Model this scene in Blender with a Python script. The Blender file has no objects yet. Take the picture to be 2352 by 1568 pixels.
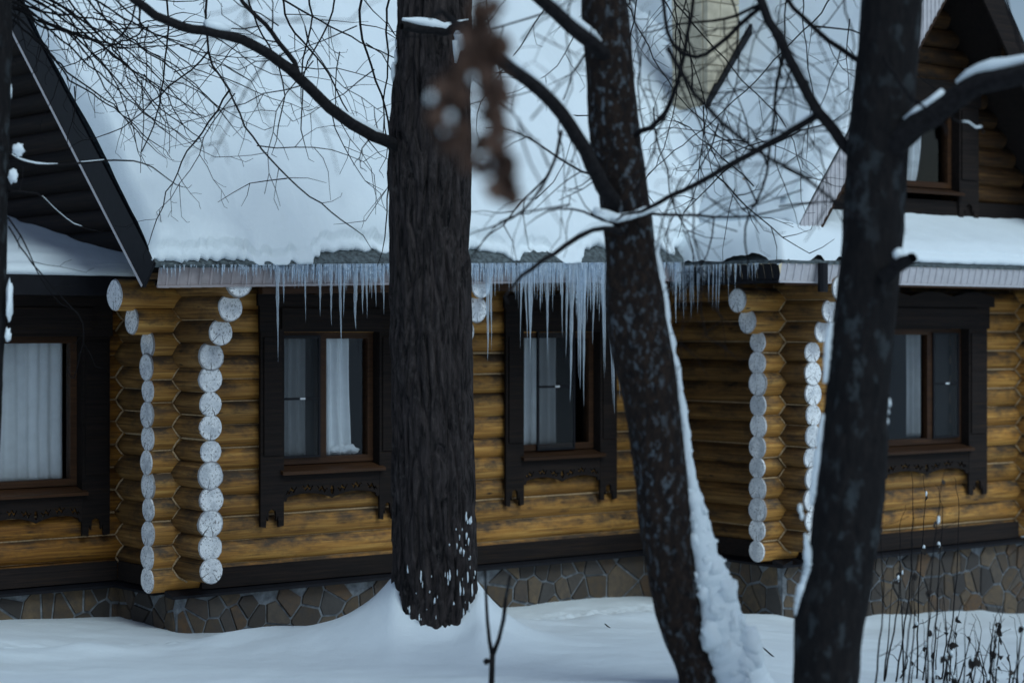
import bpy, bmesh, math, random
from mathutils import Vector, Matrix, noise
R = math.radians
rng = random.Random(11)
scn = bpy.context.scene
col = scn.collection

# ------------------------------------------------------------------ camera
ZC = 2.85                      # eye height above the snow at the wall foot
cam_d = bpy.data.cameras.new('camera')
cam_d.lens = 70.0
cam_d.sensor_width = 36.0
cam_d.clip_start = 0.1
cam_d.clip_end = 2000.0
cam_d.dof.use_dof = True
cam_d.dof.focus_distance = 17.0
cam_d.dof.aperture_fstop = 0.85
cam_d.dof.aperture_blades = 0
cam = bpy.data.objects.new('camera', cam_d)
col.objects.link(cam)
cam.location = (0, 0, ZC)
cam.rotation_euler = (R(90), 0, 0)
cam_d.shift_y = -0.0112        # level camera, horizon just above the middle
scn.camera = cam

# ------------------------------------------------------------------ sky and sun
SUN_EL, SUN_AZ = 50.0, 142.0   # azimuth clockwise from +Y (behind the camera, to the right)
world = bpy.data.worlds.new('World')
scn.world = world
world.use_nodes = True
wn = world.node_tree.nodes; wl = world.node_tree.links
wn.clear()
sky = wn.new('ShaderNodeTexSky'); sky.sky_type = 'NISHITA'; sky.sun_disc = False
sky.sun_elevation = R(SUN_EL); sky.sun_rotation = R(SUN_AZ)
sky.air_density = 1.0; sky.dust_density = 1.0; sky.ozone_density = 1.0
bg = wn.new('ShaderNodeBackground'); bg.inputs['Strength'].default_value = 0.075
wo = wn.new('ShaderNodeOutputWorld')
wl.new(sky.outputs[0], bg.inputs[0]); wl.new(bg.outputs[0], wo.inputs[0])
sd = bpy.data.lights.new('sun', 'SUN'); sd.energy = 1.45; sd.angle = R(30); sd.color = (0.72, 0.92, 1.0)
so = bpy.data.objects.new('sun', sd); col.objects.link(so)
sdir = Vector((math.sin(R(SUN_AZ)) * math.cos(R(SUN_EL)), math.cos(R(SUN_AZ)) * math.cos(R(SUN_EL)), math.sin(R(SUN_EL))))
so.rotation_euler = sdir.to_track_quat('Z', 'Y').to_euler()
so.location = sdir * 60
vs = scn.view_settings
vs.view_transform = 'Standard'; vs.look = 'None'; vs.gamma = 1.0; vs.exposure = 0.12
vs.use_curve_mapping = False

# ------------------------------------------------------------------ helpers
FPX = 70.0 / 36.0 * 2352.0
TH = R(38.0)                                  # the house front recedes to the right
OX, OY = -2.978, 17.898                       # crossing of the logs at the near left corner
HM = Matrix.Translation((OX, OY, 0)) @ Matrix.Rotation(TH, 4, 'Z')
CX, HY = 1176.0, 758.0
def pt(px, py, Y):
    return Vector(((px - CX) / FPX * Y, Y, ZC - (py - HY) / FPX * Y))
def on_front(px, v):
    """distance along the house front (plane v metres in front of it) of a line of sight"""
    n = (math.sin(TH), -math.cos(TH)); rx = (px - CX) / FPX
    t = (n[0] * OX + n[1] * OY + v) / (n[0] * rx + n[1])
    return (t * rx - OX) * math.cos(TH) + (t - OY) * math.sin(TH)
def H(u, v, z):
    return HM @ Vector((u, -v, z))

class MB:
    def __init__(s): s.v = []; s.f = []; s.m = []
    def add(s, vs_, fs_, mi=0):
        b = len(s.v); s.v += [tuple(q) for q in vs_]
        for f in fs_: s.f.append(tuple(b + i for i in f)); s.m.append(mi)
    def box(s, x0, x1, y0, y1, z0, z1, mi=0):
        s.add([(x0,y0,z0),(x1,y0,z0),(x1,y1,z0),(x0,y1,z0),(x0,y0,z1),(x1,y0,z1),(x1,y1,z1),(x0,y1,z1)],
              [(0,3,2,1),(4,5,6,7),(0,1,5,4),(1,2,6,5),(2,3,7,6),(3,0,4,7)], mi)
    def hexa(s, p, mi=0):
        s.add(p, [(0,3,2,1),(4,5,6,7),(0,1,5,4),(1,2,6,5),(2,3,7,6),(3,0,4,7)], mi)
    def tube(s, pts, rad, sides=6, mi=0, cap=True, squash=None):
        pts = [Vector(p) for p in pts]; n = len(pts); b = len(s.v)
        up = Vector((0.13, 0.31, 0.94))
        for i in range(n):
            t = (pts[min(i+1, n-1)] - pts[max(i-1, 0)])
            if t.length < 1e-9: t = Vector((0, 0, 1))
            t.normalize()
            a = t.cross(up)
            if a.length < 0.1: a = t.cross(Vector((1, 0, 0)))
            a.normalize(); c = a.cross(t)
            r = rad[i] if hasattr(rad, '__len__') else rad
            for k in range(sides):
                an = 2 * math.pi * k / sides
                s.v.append(tuple(pts[i] + a * (r * math.cos(an)) + c * (r * math.sin(an))))
        for i in range(n - 1):
            for k in range(sides):
                k2 = (k + 1) % sides
                s.f.append((b+i*sides+k, b+i*sides+k2, b+(i+1)*sides+k2, b+(i+1)*sides+k)); s.m.append(mi)
        if cap:
            s.f.append(tuple(b + k for k in range(sides))[::-1]); s.m.append(mi)
            s.f.append(tuple(b + (n-1)*sides + k for k in range(sides))); s.m.append(mi)
    def blob(s, c, r, mi=0, seg=8, rings=6, jit=0.25, sc=(1, 1, 1), seed=0):
        b = len(s.v); c = Vector(c)
        for i in range(rings + 1):
            th = math.pi * i / rings
            for k in range(seg):
                ph = 2 * math.pi * k / seg
                d = Vector((math.sin(th)*math.cos(ph), math.sin(th)*math.sin(ph), math.cos(th)))
                q = r * (1 + jit * noise.noise(d * 1.7 + c * 3.1 + Vector((seed, 0, 0))))
                s.v.append((c.x + d.x*q*sc[0], c.y + d.y*q*sc[1], c.z + d.z*q*sc[2]))
        for i in range(rings):
            for k in range(seg):
                k2 = (k + 1) % seg
                s.f.append((b+i*seg+k, b+(i+1)*seg+k, b+(i+1)*seg+k2, b+i*seg+k2)); s.m.append(mi)
    def mesh(s, name, mats, smooth=False):
        me = bpy.data.meshes.new(name); me.from_pydata(s.v, [], s.f)
        for m in (mats if isinstance(mats, (list, tuple)) else [mats]): me.materials.append(m)
        me.polygons.foreach_set('material_index', s.m)
        if smooth: me.polygons.foreach_set('use_smooth', [True] * len(s.f))
        me.update(); return me
    def build(s, name, mats, parent=None, smooth=False):
        o = bpy.data.objects.new(name, s.mesh(name, mats, smooth)); col.objects.link(o); o.parent = parent
        return o
def tag(o, label=None, cat=None, group=None, kind=None):
    for k, q in (('label', label), ('category', cat), ('group', group), ('kind', kind)):
        if q: o[k] = q
    return o
def inst(name, me, parent=None, loc=(0,0,0), rot=(0,0,0), sc=(1,1,1)):
    o = bpy.data.objects.new(name, me); col.objects.link(o); o.parent = parent
    o.location = loc; o.rotation_euler = rot; o.scale = sc; return o
def empty(name, loc=(0,0,0), rz=0):
    o = bpy.data.objects.new(name, None); col.objects.link(o); o.location = loc; o.rotation_euler = (0,0,rz)
    o.empty_display_size = 0.2; return o
def fbm(x, y, z=0.0, o=4):
    return noise.fractal(Vector((x, y, z)), 1.0, 2.0, o, noise_basis='PERLIN_ORIGINAL')
def sstep(a, b, x):
    t = max(0.0, min(1.0, (x - a) / (b - a))); return t * t * (3 - 2 * t)

# ------------------------------------------------------------------ materials
def mat(name):
    m = bpy.data.materials.new(name); m.use_nodes = True
    nt = m.node_tree; nt.nodes.clear()
    o = nt.nodes.new('ShaderNodeOutputMaterial'); p = nt.nodes.new('ShaderNodeBsdfPrincipled')
    nt.links.new(p.outputs[0], o.inputs[0])
    return m, nt, p, o
def N(nt, t, **kw):
    n = nt.nodes.new(t)
    for k, q in kw.items():
        if k in n.inputs: n.inputs[k].default_value = q
        else: setattr(n, k, q)
    return n
def ramp(nt, fac, stops):
    r = nt.nodes.new('ShaderNodeValToRGB'); e = r.color_ramp.elements
    while len(e) < len(stops): e.new(0.5)
    for q, (p_, c) in zip(e, stops): q.position = p_; q.color = (*c, 1)
    nt.links.new(fac, r.inputs[0]); return r
def mixc(nt, fac, a, b, mode='MIX'):
    m = nt.nodes.new('ShaderNodeMix'); m.data_type = 'RGBA'; m.blend_type = mode
    for s_, q in ((0, fac), (6, a), (7, b)):
        if hasattr(q, 'is_linked') or hasattr(q, 'links'): nt.links.new(q, m.inputs[s_])
        else: m.inputs[s_].default_value = q if s_ == 0 else (*q, 1)
    return m.outputs[2]
def math_(nt, op, a, b=None):
    m = nt.nodes.new('ShaderNodeMath'); m.operation = op
    for i, q in enumerate((a, b)):
        if q is None: continue
        if hasattr(q, 'links'): nt.links.new(q, m.inputs[i])
        else: m.inputs[i].default_value = q
    return m.outputs[0]
def coords(nt, scale, rnd=True, obj=True):
    tc = nt.nodes.new('ShaderNodeTexCoord')
    mp = nt.nodes.new('ShaderNodeMapping'); mp.inputs['Scale'].default_value = scale
    nt.links.new(tc.outputs['Object'], mp.inputs[0])
    if rnd:
        oi = nt.nodes.new('ShaderNodeObjectInfo')
        va = nt.nodes.new('ShaderNodeVectorMath'); va.operation = 'SCALE'
        va.inputs[0].default_value = (37.0, 91.0, 53.0); nt.links.new(oi.outputs['Random'], va.inputs['Scale'])
        nt.links.new(va.outputs[0], mp.inputs['Location'])
        return mp.outputs[0], oi.outputs['Random'], tc
    return mp.outputs[0], None, tc
def bump(nt, p, h, strength=0.3, dist=0.02):
    b = nt.nodes.new('ShaderNodeBump'); b.inputs['Strength'].default_value = strength; b.inputs['Distance'].default_value = dist
    nt.links.new(h, b.inputs['Height']); nt.links.new(b.outputs[0], p.inputs['Normal'])

def wood_mat(name, lo, mid, hi, grime, rough=0.62, grime_amt=0.75, spec=0.3, weather=0.0):
    m, nt, p, o = mat(name)
    v, rnd, tc = coords(nt, (0.55, 18, 18))
    g = N(nt, 'ShaderNodeTexNoise', Scale=2.2, Detail=6.0, Roughness=0.65, Distortion=0.5); nt.links.new(v, g.inputs['Vector'])
    base = ramp(nt, g.outputs[0], [(0.30, lo), (0.5, mid), (0.72, hi)])
    v2, _, _ = coords(nt, (1.7, 4.0, 4.0))
    g2 = N(nt, 'ShaderNodeTexNoise', Scale=1.9, Detail=7.0, Roughness=0.7); nt.links.new(v2, g2.inputs['Vector'])
    sxyz = N(nt, 'ShaderNodeSeparateXYZ'); nt.links.new(tc.outputs['Object'], sxyz.inputs[0])
    top = math_(nt, 'MULTIPLY', sxyz.outputs[2], weather)
    gr = ramp(nt, math_(nt, 'ADD', g2.outputs[0], top), [(0.46, (0, 0, 0)), (0.70, (grime_amt,)*3)])
    c1 = mixc(nt, gr.outputs[0], base.outputs[0], grime)
    # knots
    v3, _, _ = coords(nt, (1.6, 5.5, 5.5))
    vo = N(nt, 'ShaderNodeTexVoronoi', Scale=1.5); nt.links.new(v3, vo.inputs['Vector'])
    kn = ramp(nt, vo.outputs['Distance'], [(0.04, (0.95,)*3), (0.13, (0, 0, 0))])
    c2 = mixc(nt, kn.outputs[0], c1, (0.02, 0.012, 0.008))
    # fine drying cracks along the grain
    v4, _, _ = coords(nt, (0.7, 60, 60))
    g4 = N(nt, 'ShaderNodeTexNoise', Scale=1.6, Detail=3.0, Roughness=0.6); nt.links.new(v4, g4.inputs['Vector'])
    ck = ramp(nt, g4.outputs[0], [(0.33, (0.85,)*3), (0.39, (0, 0, 0))])
    c3 = mixc(nt, ck.outputs[0], c2, (0.03, 0.018, 0.01))
    hs = N(nt, 'ShaderNodeHueSaturation'); nt.links.new(c3, hs.inputs['Color'])
    nt.links.new(math_(nt, 'MULTIPLY_ADD', rnd, 0.55), hs.inputs['Value'])
    hs.inputs['Value'].links[0].from_node.inputs[2].default_value = 0.72
    nt.links.new(hs.outputs[0], p.inputs['Base Color'])
    p.inputs['Roughness'].default_value = rough
    p.inputs['Specular IOR Level'].default_value = spec
    bump(nt, p, g.outputs[0], 0.35, 0.01)
    return m
M = {}
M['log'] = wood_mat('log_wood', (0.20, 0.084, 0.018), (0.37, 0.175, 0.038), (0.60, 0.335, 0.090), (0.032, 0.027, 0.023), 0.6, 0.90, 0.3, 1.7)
M['log_amber_shaded'] = wood_mat('shaded_amber_log_wood', (0.10, 0.036, 0.006), (0.24, 0.10, 0.016), (0.42, 0.20, 0.035), (0.028, 0.020, 0.014), 0.6, 0.92, 0.3, 0.8)  # amber tone, darkened to carry the shadow on the set back wall
M['log_shade'] = wood_mat('shaded_log_wood', (0.07, 0.032, 0.010), (0.16, 0.080, 0.024), (0.30, 0.165, 0.055), (0.024, 0.019, 0.015), 0.65, 0.92, 0.2, 0.6)  # log wood coloured darker for the eave shade on the side walls
M['log_dark'] = wood_mat('log_wood_darkened', (0.018, 0.009, 0.004), (0.05, 0.024, 0.009), (0.10, 0.052, 0.018), (0.010, 0.009, 0.008), 0.7, 0.9, 0.15)  # shade of the wing gable put into the colour; rafters and brackets share it
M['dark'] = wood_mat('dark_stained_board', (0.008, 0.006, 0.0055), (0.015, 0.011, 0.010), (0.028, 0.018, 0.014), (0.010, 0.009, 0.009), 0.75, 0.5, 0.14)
M['brown'] = wood_mat('brown_sash_wood', (0.026, 0.011, 0.005), (0.046, 0.020, 0.009), (0.075, 0.034, 0.014), (0.02, 0.010, 0.006), 0.55, 0.5, 0.2)

def end_mat():
    m, nt, p, o = mat('whitewashed_log_end')
    tc = N(nt, 'ShaderNodeTexCoord'); oi = N(nt, 'ShaderNodeObjectInfo')
    sx = N(nt, 'ShaderNodeSeparateXYZ'); nt.links.new(tc.outputs['Object'], sx.inputs[0])
    y, z = sx.outputs[1], sx.outputs[2]
    rr = math_(nt, 'SQRT', math_(nt, 'ADD', math_(nt, 'MULTIPLY', y, y), math_(nt, 'MULTIPLY', z, z)))
    va = N(nt, 'ShaderNodeVectorMath', operation='SCALE'); va.inputs[0].default_value = (31, 17, 77)
    nt.links.new(oi.outputs['Random'], va.inputs['Scale'])
    vb = N(nt, 'ShaderNodeVectorMath', operation='ADD'); nt.links.new(tc.outputs['Object'], vb.inputs[0]); nt.links.new(va.outputs[0], vb.inputs[1])
    n1 = N(nt, 'ShaderNodeTexNoise', Scale=16.0, Detail=8.0, Roughness=0.75); nt.links.new(vb.outputs[0], n1.inputs['Vector'])
    n2 = N(nt, 'ShaderNodeTexNoise', Scale=52.0, Detail=4.0, Roughness=0.7); nt.links.new(vb.outputs[0], n2.inputs['Vector'])
    c = ramp(nt, n1.outputs[0], [(0.27, (0.24, 0.26, 0.28)), (0.38, (0.78, 0.80, 0.82)), (0.50, (0.93, 0.94, 0.95))])
    c2 = mixc(nt, ramp(nt, n2.outputs[0], [(0.36, (0.85,)*3), (0.46, (0, 0, 0))]).outputs[0], c.outputs[0], (0.09, 0.075, 0.065))
    # rings
    ring = math_(nt, 'SINE', math_(nt, 'MULTIPLY', rr, 420.0))
    c3 = mixc(nt, math_(nt, 'MULTIPLY', math_(nt, 'GREATER_THAN', ring, 0.6), 0.22), c2, (0.25, 0.22, 0.19))
    # one radial drying crack with a random direction (mostly downwards)
    an = math_(nt, 'ADD', math_(nt, 'ARCTAN2', y, z), math_(nt, 'MULTIPLY', n1.outputs[0], 0.5))
    tgt = math_(nt, 'ADD', math_(nt, 'MULTIPLY', oi.outputs['Random'], 1.6), 2.3)
    da = math_(nt, 'ABSOLUTE', math_(nt, 'SUBTRACT', math_(nt, 'ABSOLUTE', an), tgt))
    cw = math_(nt, 'LESS_THAN', math_(nt, 'MULTIPLY', da, rr), math_(nt, 'MULTIPLY', rr, 0.05))
    cin = math_(nt, 'GREATER_THAN', rr, 0.02)
    c4 = mixc(nt, math_(nt, 'MULTIPLY', math_(nt, 'MULTIPLY', cw, cin), 0.9), c3, (0.03, 0.018, 0.012))
    # paint wears thin at the rim
    rim = ramp(nt, math_(nt, 'ADD', rr, math_(nt, 'MULTIPLY', n1.outputs[0], 0.02)), [(0.0, (0, 0, 0)), (0.118, (0, 0, 0)), (0.132, (0.8,)*3)])
    c5 = mixc(nt, rim.outputs[0], c4, (0.17, 0.15, 0.14))
    sc_ = N(nt, 'ShaderNodeMath', operation='FRACT'); nt.links.new(math_(nt, 'MULTIPLY', oi.outputs['Random'], 17.31), sc_.inputs[0])
    n3 = N(nt, 'ShaderNodeTexNoise', Scale=9.0, Detail=3.0); nt.links.new(vb.outputs[0], n3.inputs['Vector'])
    wf = math_(nt, 'MULTIPLY', ramp(nt, math_(nt, 'ADD', n3.outputs[0], math_(nt, 'MULTIPLY', sc_.outputs[0], 0.22)), [(0.54, (0, 0, 0)), (0.76, (1,)*3)]).outputs[0], 0.55)
    c5 = mixc(nt, wf, c5, (0.36, 0.39, 0.43))
    nt.links.new(c5, p.inputs['Base Color']); p.inputs['Roughness'].default_value = 0.85
    bump(nt, p, n1.outputs[0], 0.4, 0.01)
    return m
M['end'] = end_mat()

def plain(name, c, rough=0.7, var=0.25, scale=6.0, metal=0.0, spec=None, rnd=True):
    m, nt, p, o = mat(name)
    v, r_, tc = coords(nt, (1, 1, 1), rnd)
    g = N(nt, 'ShaderNodeTexNoise', Scale=scale, Detail=6.0, Roughness=0.65); nt.links.new(v, g.inputs['Vector'])
    a = tuple(q * (1 - var) for q in c); b = tuple(min(1, q * (1 + var)) for q in c)
    rp = ramp(nt, g.outputs[0], [(0.32, a), (0.68, b)])
    nt.links.new(rp.outputs[0], p.inputs['Base Color'])
    p.inputs['Roughness'].default_value = rough; p.inputs['Metallic'].default_value = metal
    if spec is not None: p.inputs['Specular IOR Level'].default_value = spec
    bump(nt, p, g.outputs[0], 0.25, 0.01)
    return m
M['rope'] = plain('jute_caulking', (0.42, 0.29, 0.16), 0.95, 0.5, 60)
M['metal'] = plain('grey_ribbed_sheet_metal', (0.52, 0.50, 0.52), 0.45, 0.12, 9)
M['metal_warm'] = plain('brownish_ribbed_sheet_metal', (0.36, 0.31, 0.31), 0.5, 0.2, 7)
M['metal_dark'] = plain('dark_sheet_metal', (0.010, 0.010, 0.013), 0.6, 0.2, 9, spec=0.2)
M['roofing'] = plain('weathered_roof_sheet', (0.075, 0.092, 0.098), 0.85, 0.75, 22)
M['mortar'] = plain('pale_mortar', (0.17, 0.185, 0.20), 0.95, 0.5, 14)
M['plaster'] = plain('beige_chimney_plaster', (0.50, 0.44, 0.33), 0.9, 0.25, 4)
M['inside'] = plain('dark_room', (0.010, 0.010, 0.012), 0.9, 0.1, 3)
M['clip'] = plain('white_plastic', (0.75, 0.76, 0.78), 0.4, 0.03, 3)
M['curtain'] = plain('white_net_curtain', (0.88, 0.89, 0.90), 0.9, 0.06, 8)
M['leaf'] = plain('dry_brown_leaf', (0.075, 0.036, 0.022), 0.8, 0.45, 14)
M['leaf_dark'] = plain('dry_dark_leaf', (0.022, 0.016, 0.013), 0.8, 0.4, 14)
M['twig'] = plain('dark_twig_bark', (0.011, 0.010, 0.011), 0.95, 0.4, 40, spec=0.1, rnd=False)

def stone_mat():
    m, nt, p, o = mat('plinth_stone')
    v, rnd, tc = coords(nt, (1, 1, 1))
    cr = ramp(nt, rnd, [(0.0, (0.035, 0.030, 0.027)), (0.3, (0.10, 0.066, 0.036)), (0.55, (0.16, 0.11, 0.062)), (0.8, (0.065, 0.060, 0.056)), (1.0, (0.13, 0.070, 0.028))])
    g = N(nt, 'ShaderNodeTexNoise', Scale=13.0, Detail=8.0, Roughness=0.7); nt.links.new(v, g.inputs['Vector'])
    c = mixc(nt, ramp(nt, g.outputs[0], [(0.35, (0.7,)*3), (0.65, (0, 0, 0))]).outputs[0], cr.outputs[0], (0.045, 0.04, 0.038))
    nt.links.new(c, p.inputs['Base Color']); p.inputs['Roughness'].default_value = 0.85
    bump(nt, p, g.outputs[0], 0.6, 0.015); return m
M['stone'] = stone_mat()

def snow_mat():
    m, nt, p, o = mat('snow')
    v, _, tc = coords(nt, (1, 1, 1), False)
    g = N(nt, 'ShaderNodeTexNoise', Scale=3.2, Detail=9.0, Roughness=0.6); nt.links.new(v, g.inputs['Vector'])
    g2 = N(nt, 'ShaderNodeTexNoise', Scale=75.0, Detail=3.0, Roughness=0.6); nt.links.new(v, g2.inputs['Vector'])
    p.inputs['Base Color'].default_value = (0.80, 0.865, 0.90, 1)
    p.inputs['Roughness'].default_value = 0.55
    p.inputs['Subsurface Weight'].default_value = 0.0
    h = math_(nt, 'ADD', g.outputs[0], math_(nt, 'MULTIPLY', g2.outputs[0], 0.16))
    bump(nt, p, h, 0.35, 0.06); return m
M['snow'] = snow_mat()

def ice_mat():
    m, nt, p, o = mat('icicle_ice')
    v, rnd, tc = coords(nt, (1, 1, 1))
    p.inputs['Base Color'].default_value = (0.80, 0.88, 0.95, 1)
    p.inputs['Roughness'].default_value = 0.14; p.inputs['IOR'].default_value = 1.31
    p.inputs['Transmission Weight'].default_value = 0.25
    tr = N(nt, 'ShaderNodeBsdfTransparent'); tr.inputs[0].default_value = (0.90, 0.95, 1, 1)
    g = N(nt, 'ShaderNodeTexNoise', Scale=26.0, Detail=4.0); nt.links.new(tc.outputs['Object'], g.inputs['Vector'])
    fr = N(nt, 'ShaderNodeLayerWeight', Blend=0.35)
    f = math_(nt, 'ADD', math_(nt, 'MULTIPLY', fr.outputs['Facing'], 0.35), ramp(nt, g.outputs[0], [(0.38, (0.16,)*3), (0.68, (0.58,)*3)]).outputs[0])
    mx = N(nt, 'ShaderNodeMixShader'); nt.links.new(f, mx.inputs[0]); nt.links.new(tr.outputs[0], mx.inputs[1]); nt.links.new(p.outputs[0], mx.inputs[2])
    nt.links.new(mx.outputs[0], o.inputs[0]); return m
M['ice'] = ice_mat()

def glass_mat():
    m, nt, p, o = mat('window_glass')
    tr = N(nt, 'ShaderNodeBsdfTransparent'); tr.inputs[0].default_value = (0.93, 0.96, 0.97, 1)
    gl = N(nt, 'ShaderNodeBsdfGlossy', Roughness=0.02); gl.inputs[0].default_value = (0.95, 0.97, 1, 1)
    fr = N(nt, 'ShaderNodeFresnel', IOR=1.5)
    mx = N(nt, 'ShaderNodeMixShader'); nt.links.new(math_(nt, 'ADD', math_(nt, 'MULTIPLY', fr.outputs[0], 0.75), 0.0), mx.inputs[0])
    nt.links.new(tr.outputs[0], mx.inputs[1]); nt.links.new(gl.outputs[0], mx.inputs[2]); nt.links.new(mx.outputs[0], o.inputs[0])
    return m
M['glass'] = glass_mat()
def clear_mat():
    m, nt, p, o = mat('glass_back_face')
    tr = N(nt, 'ShaderNodeBsdfTransparent'); tr.inputs[0].default_value = (0.98, 0.99, 1, 1); nt.links.new(tr.outputs[0], o.inputs[0]); return m
M['clear'] = clear_mat()
def net_mat():
    m, nt, p, o = mat('insect_screen')
    p.inputs['Base Color'].default_value = (0.03, 0.035, 0.04, 1); p.inputs['Roughness'].default_value = 0.8
    tr = N(nt, 'ShaderNodeBsdfTransparent'); mx = N(nt, 'ShaderNodeMixShader'); mx.inputs[0].default_value = 0.30
    nt.links.new(tr.outputs[0], mx.inputs[1]); nt.links.new(p.outputs[0], mx.inputs[2]); nt.links.new(mx.outputs[0], o.inputs[0])
    return m
M['net'] = net_mat()

def bark_mat(name, base, ridge, lichen, lich_amt, vs_=(9, 9, 1.6), spots=16.0):
    m, nt, p, o = mat(name)
    v, _, tc = coords(nt, vs_, False)
    g = N(nt, 'ShaderNodeTexNoise', Scale=2.6, Detail=8.0, Roughness=0.72, Distortion=0.6); nt.links.new(v, g.inputs['Vector'])
    c = ramp(nt, g.outputs[0], [(0.36, base), (0.56, tuple((a + b) / 2 for a, b in zip(base, ridge))), (0.70, ridge)])
    v2, _, _ = coords(nt, (1, 1, 0.6), False)
    g2 = N(nt, 'ShaderNodeTexNoise', Scale=spots, Detail=5.0, Roughness=0.6); nt.links.new(v2, g2.inputs['Vector'])
    g3 = N(nt, 'ShaderNodeTexNoise', Scale=2.2, Detail=2.0); nt.links.new(v2, g3.inputs['Vector'])
    lf = math_(nt, 'MULTIPLY', ramp(nt, g2.outputs[0], [(0.54, (0, 0, 0)), (0.64, (1,)*3)]).outputs[0], math_(nt, 'MULTIPLY', ramp(nt, g3.outputs[0], [(0.36, (0.1,)*3), (0.6, (1,)*3)]).outputs[0], lich_amt))
    c2 = mixc(nt, lf, c.outputs[0], lichen)
    nt.links.new(c2, p.inputs['Base Color']); p.inputs['Roughness'].default_value = 0.92
    p.inputs['Specular IOR Level'].default_value = 0.10
    bump(nt, p, g.outputs[0], 0.9, 0.025); return m
M['bark_rough'] = bark_mat('furrowed_bark', (0.005, 0.005, 0.0055), (0.082, 0.066, 0.064), (0.12, 0.105, 0.10), 0.28, (9, 9, 1.5), 26.0)
M['bark_lichen'] = bark_mat('lichen_spotted_bark', (0.009, 0.008, 0.0085), (0.042, 0.027, 0.020), (0.15, 0.18, 0.21), 0.70, (9, 9, 5), 25.0)
M['bark_dark'] = bark_mat('dark_grey_bark', (0.008, 0.008, 0.009), (0.022, 0.019, 0.019), (0.075, 0.09, 0.10), 0.45, (10, 10, 3.5), 11.0)
M['bark_limb'] = plain('dark_limb_bark', (0.013, 0.012, 0.013), 0.95, 0.5, 30, spec=0.12, rnd=False)

# ------------------------------------------------------------------ ground: one snow sheet to the horizon
T1X, T1Y, T1R = -0.61, 15.75, 0.335
def foot(x):                      # snow height at the foot of the wall, falling to the right
    k = ((-9, 0.16), (-4, 0.09), (-2.4, 0.04), (0.2, 0.05), (1.2, 0.06), (4, -0.17), (8, -0.30))
    if x <= k[0][0]: return k[0][1]
    for (a, p), (c, q) in zip(k[:-1], k[1:]):
        if x <= c: return p + (q - p) * sstep(a, c, x)
    return k[-1][1]
def ground_z(x, y):
    far = sstep(45, 130, math.hypot(x, y - 15))
    z = foot(x) + 0.060 * (20.2 - max(-12.0, min(24.0, y)))
    # path trodden along the house
    u = (x - OX) * math.cos(TH) + (y - OY) * math.sin(TH)
    v = (x - OX) * math.sin(TH) - (y - OY) * math.cos(TH)
    z += 0.035 * fbm(x * 0.5, y * 0.5, 3.0) * 1.4
    z += 0.012 * fbm(x * 1.6, y * 2.4, 7.0)
    if abs(x) < 9 and y > 12:
        path = math.exp(-((v - 1.15) / 0.38) ** 2)
        z += path * (-0.055 + 0.075 * max(0, fbm(x * 6.5, y * 6.5, 1.5, 5)) + 0.03 * fbm(x * 17, y * 17, 8.5, 3))
        z += 0.09 * math.exp(-((v - 1.75) / 0.32) ** 2) * (0.6 + 0.7 * fbm(x * 0.8, 2.2, 4.0))
        if x < -1.4:
            z -= 0.05 * sstep(-1.4, -2.4, x) * math.exp(-((v - 0.3) / 0.8) ** 2) * (1 - sstep(-3.2, -4.4, x))
    z += 0.10 * math.exp(-((x - 1.66) / 0.34) ** 2 - ((y - 13.15) / 0.5) ** 2)
    # drift around the big trunk: high at the sides and back, scooped out in front
    dx, dy = x - T1X, y - T1Y
    r = math.hypot(dx, dy)
    if r < 4:
        z += (0.07 + 0.27 * (min(1.0, abs(dx - 0.03) / 0.33) ** 2.8 if dy < 0 else 1.0)) * math.exp(-(max(0, r - 0.30) / 0.26) ** 1.1)
        z += 0.36 * math.exp(-(abs(dx) / (1.20 if dx < 0 else 0.70)) ** 1.6 - (abs(dy - 0.22) / 0.66) ** 2)
        z -= 0.05 * math.exp(-((r - 0.42) / 0.15) ** 2) * sstep(0.1, -0.3, dy)
    return z * (1 - far) + (0.2 + 6.0 * far * far) * far
def axis(segs):
    a = []
    for x0, x1, st in segs:
        n = max(1, round((x1 - x0) / st))
        a += [x0 + (x1 - x0) * i / n for i in range(n)]
    return a + [segs[-1][1]]
gx = axis([(-400, -60, 40), (-60, -12, 4), (-12, -5.2, 0.4), (-5.2, 6.2, 0.045), (6.2, 14, 0.4), (14, 60, 4), (60, 400, 40)])
gy = axis([(-300, -40, 40), (-40, -4, 3), (-4, 11, 0.5), (11, 13.2, 0.12), (13.2, 20.5, 0.04), (20.5, 26, 0.25), (26, 60, 4), (60, 500, 40)])
g = MB(); nx = len(gx)
for yy in gy:
    for xx in gx: g.v.append((xx, yy, ground_z(xx, yy)))
for j in range(len(gy) - 1):
    for i in range(nx - 1):
        g.f.append((j*nx+i, j*nx+i+1, (j+1)*nx+i+1, (j+1)*nx+i)); g.m.append(0)
gr = g.build('snowy_ground', M['snow'], None, True)
tag(gr, 'smooth blue white snow covering the yard in front of the house', 'snow', kind='structure')

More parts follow.
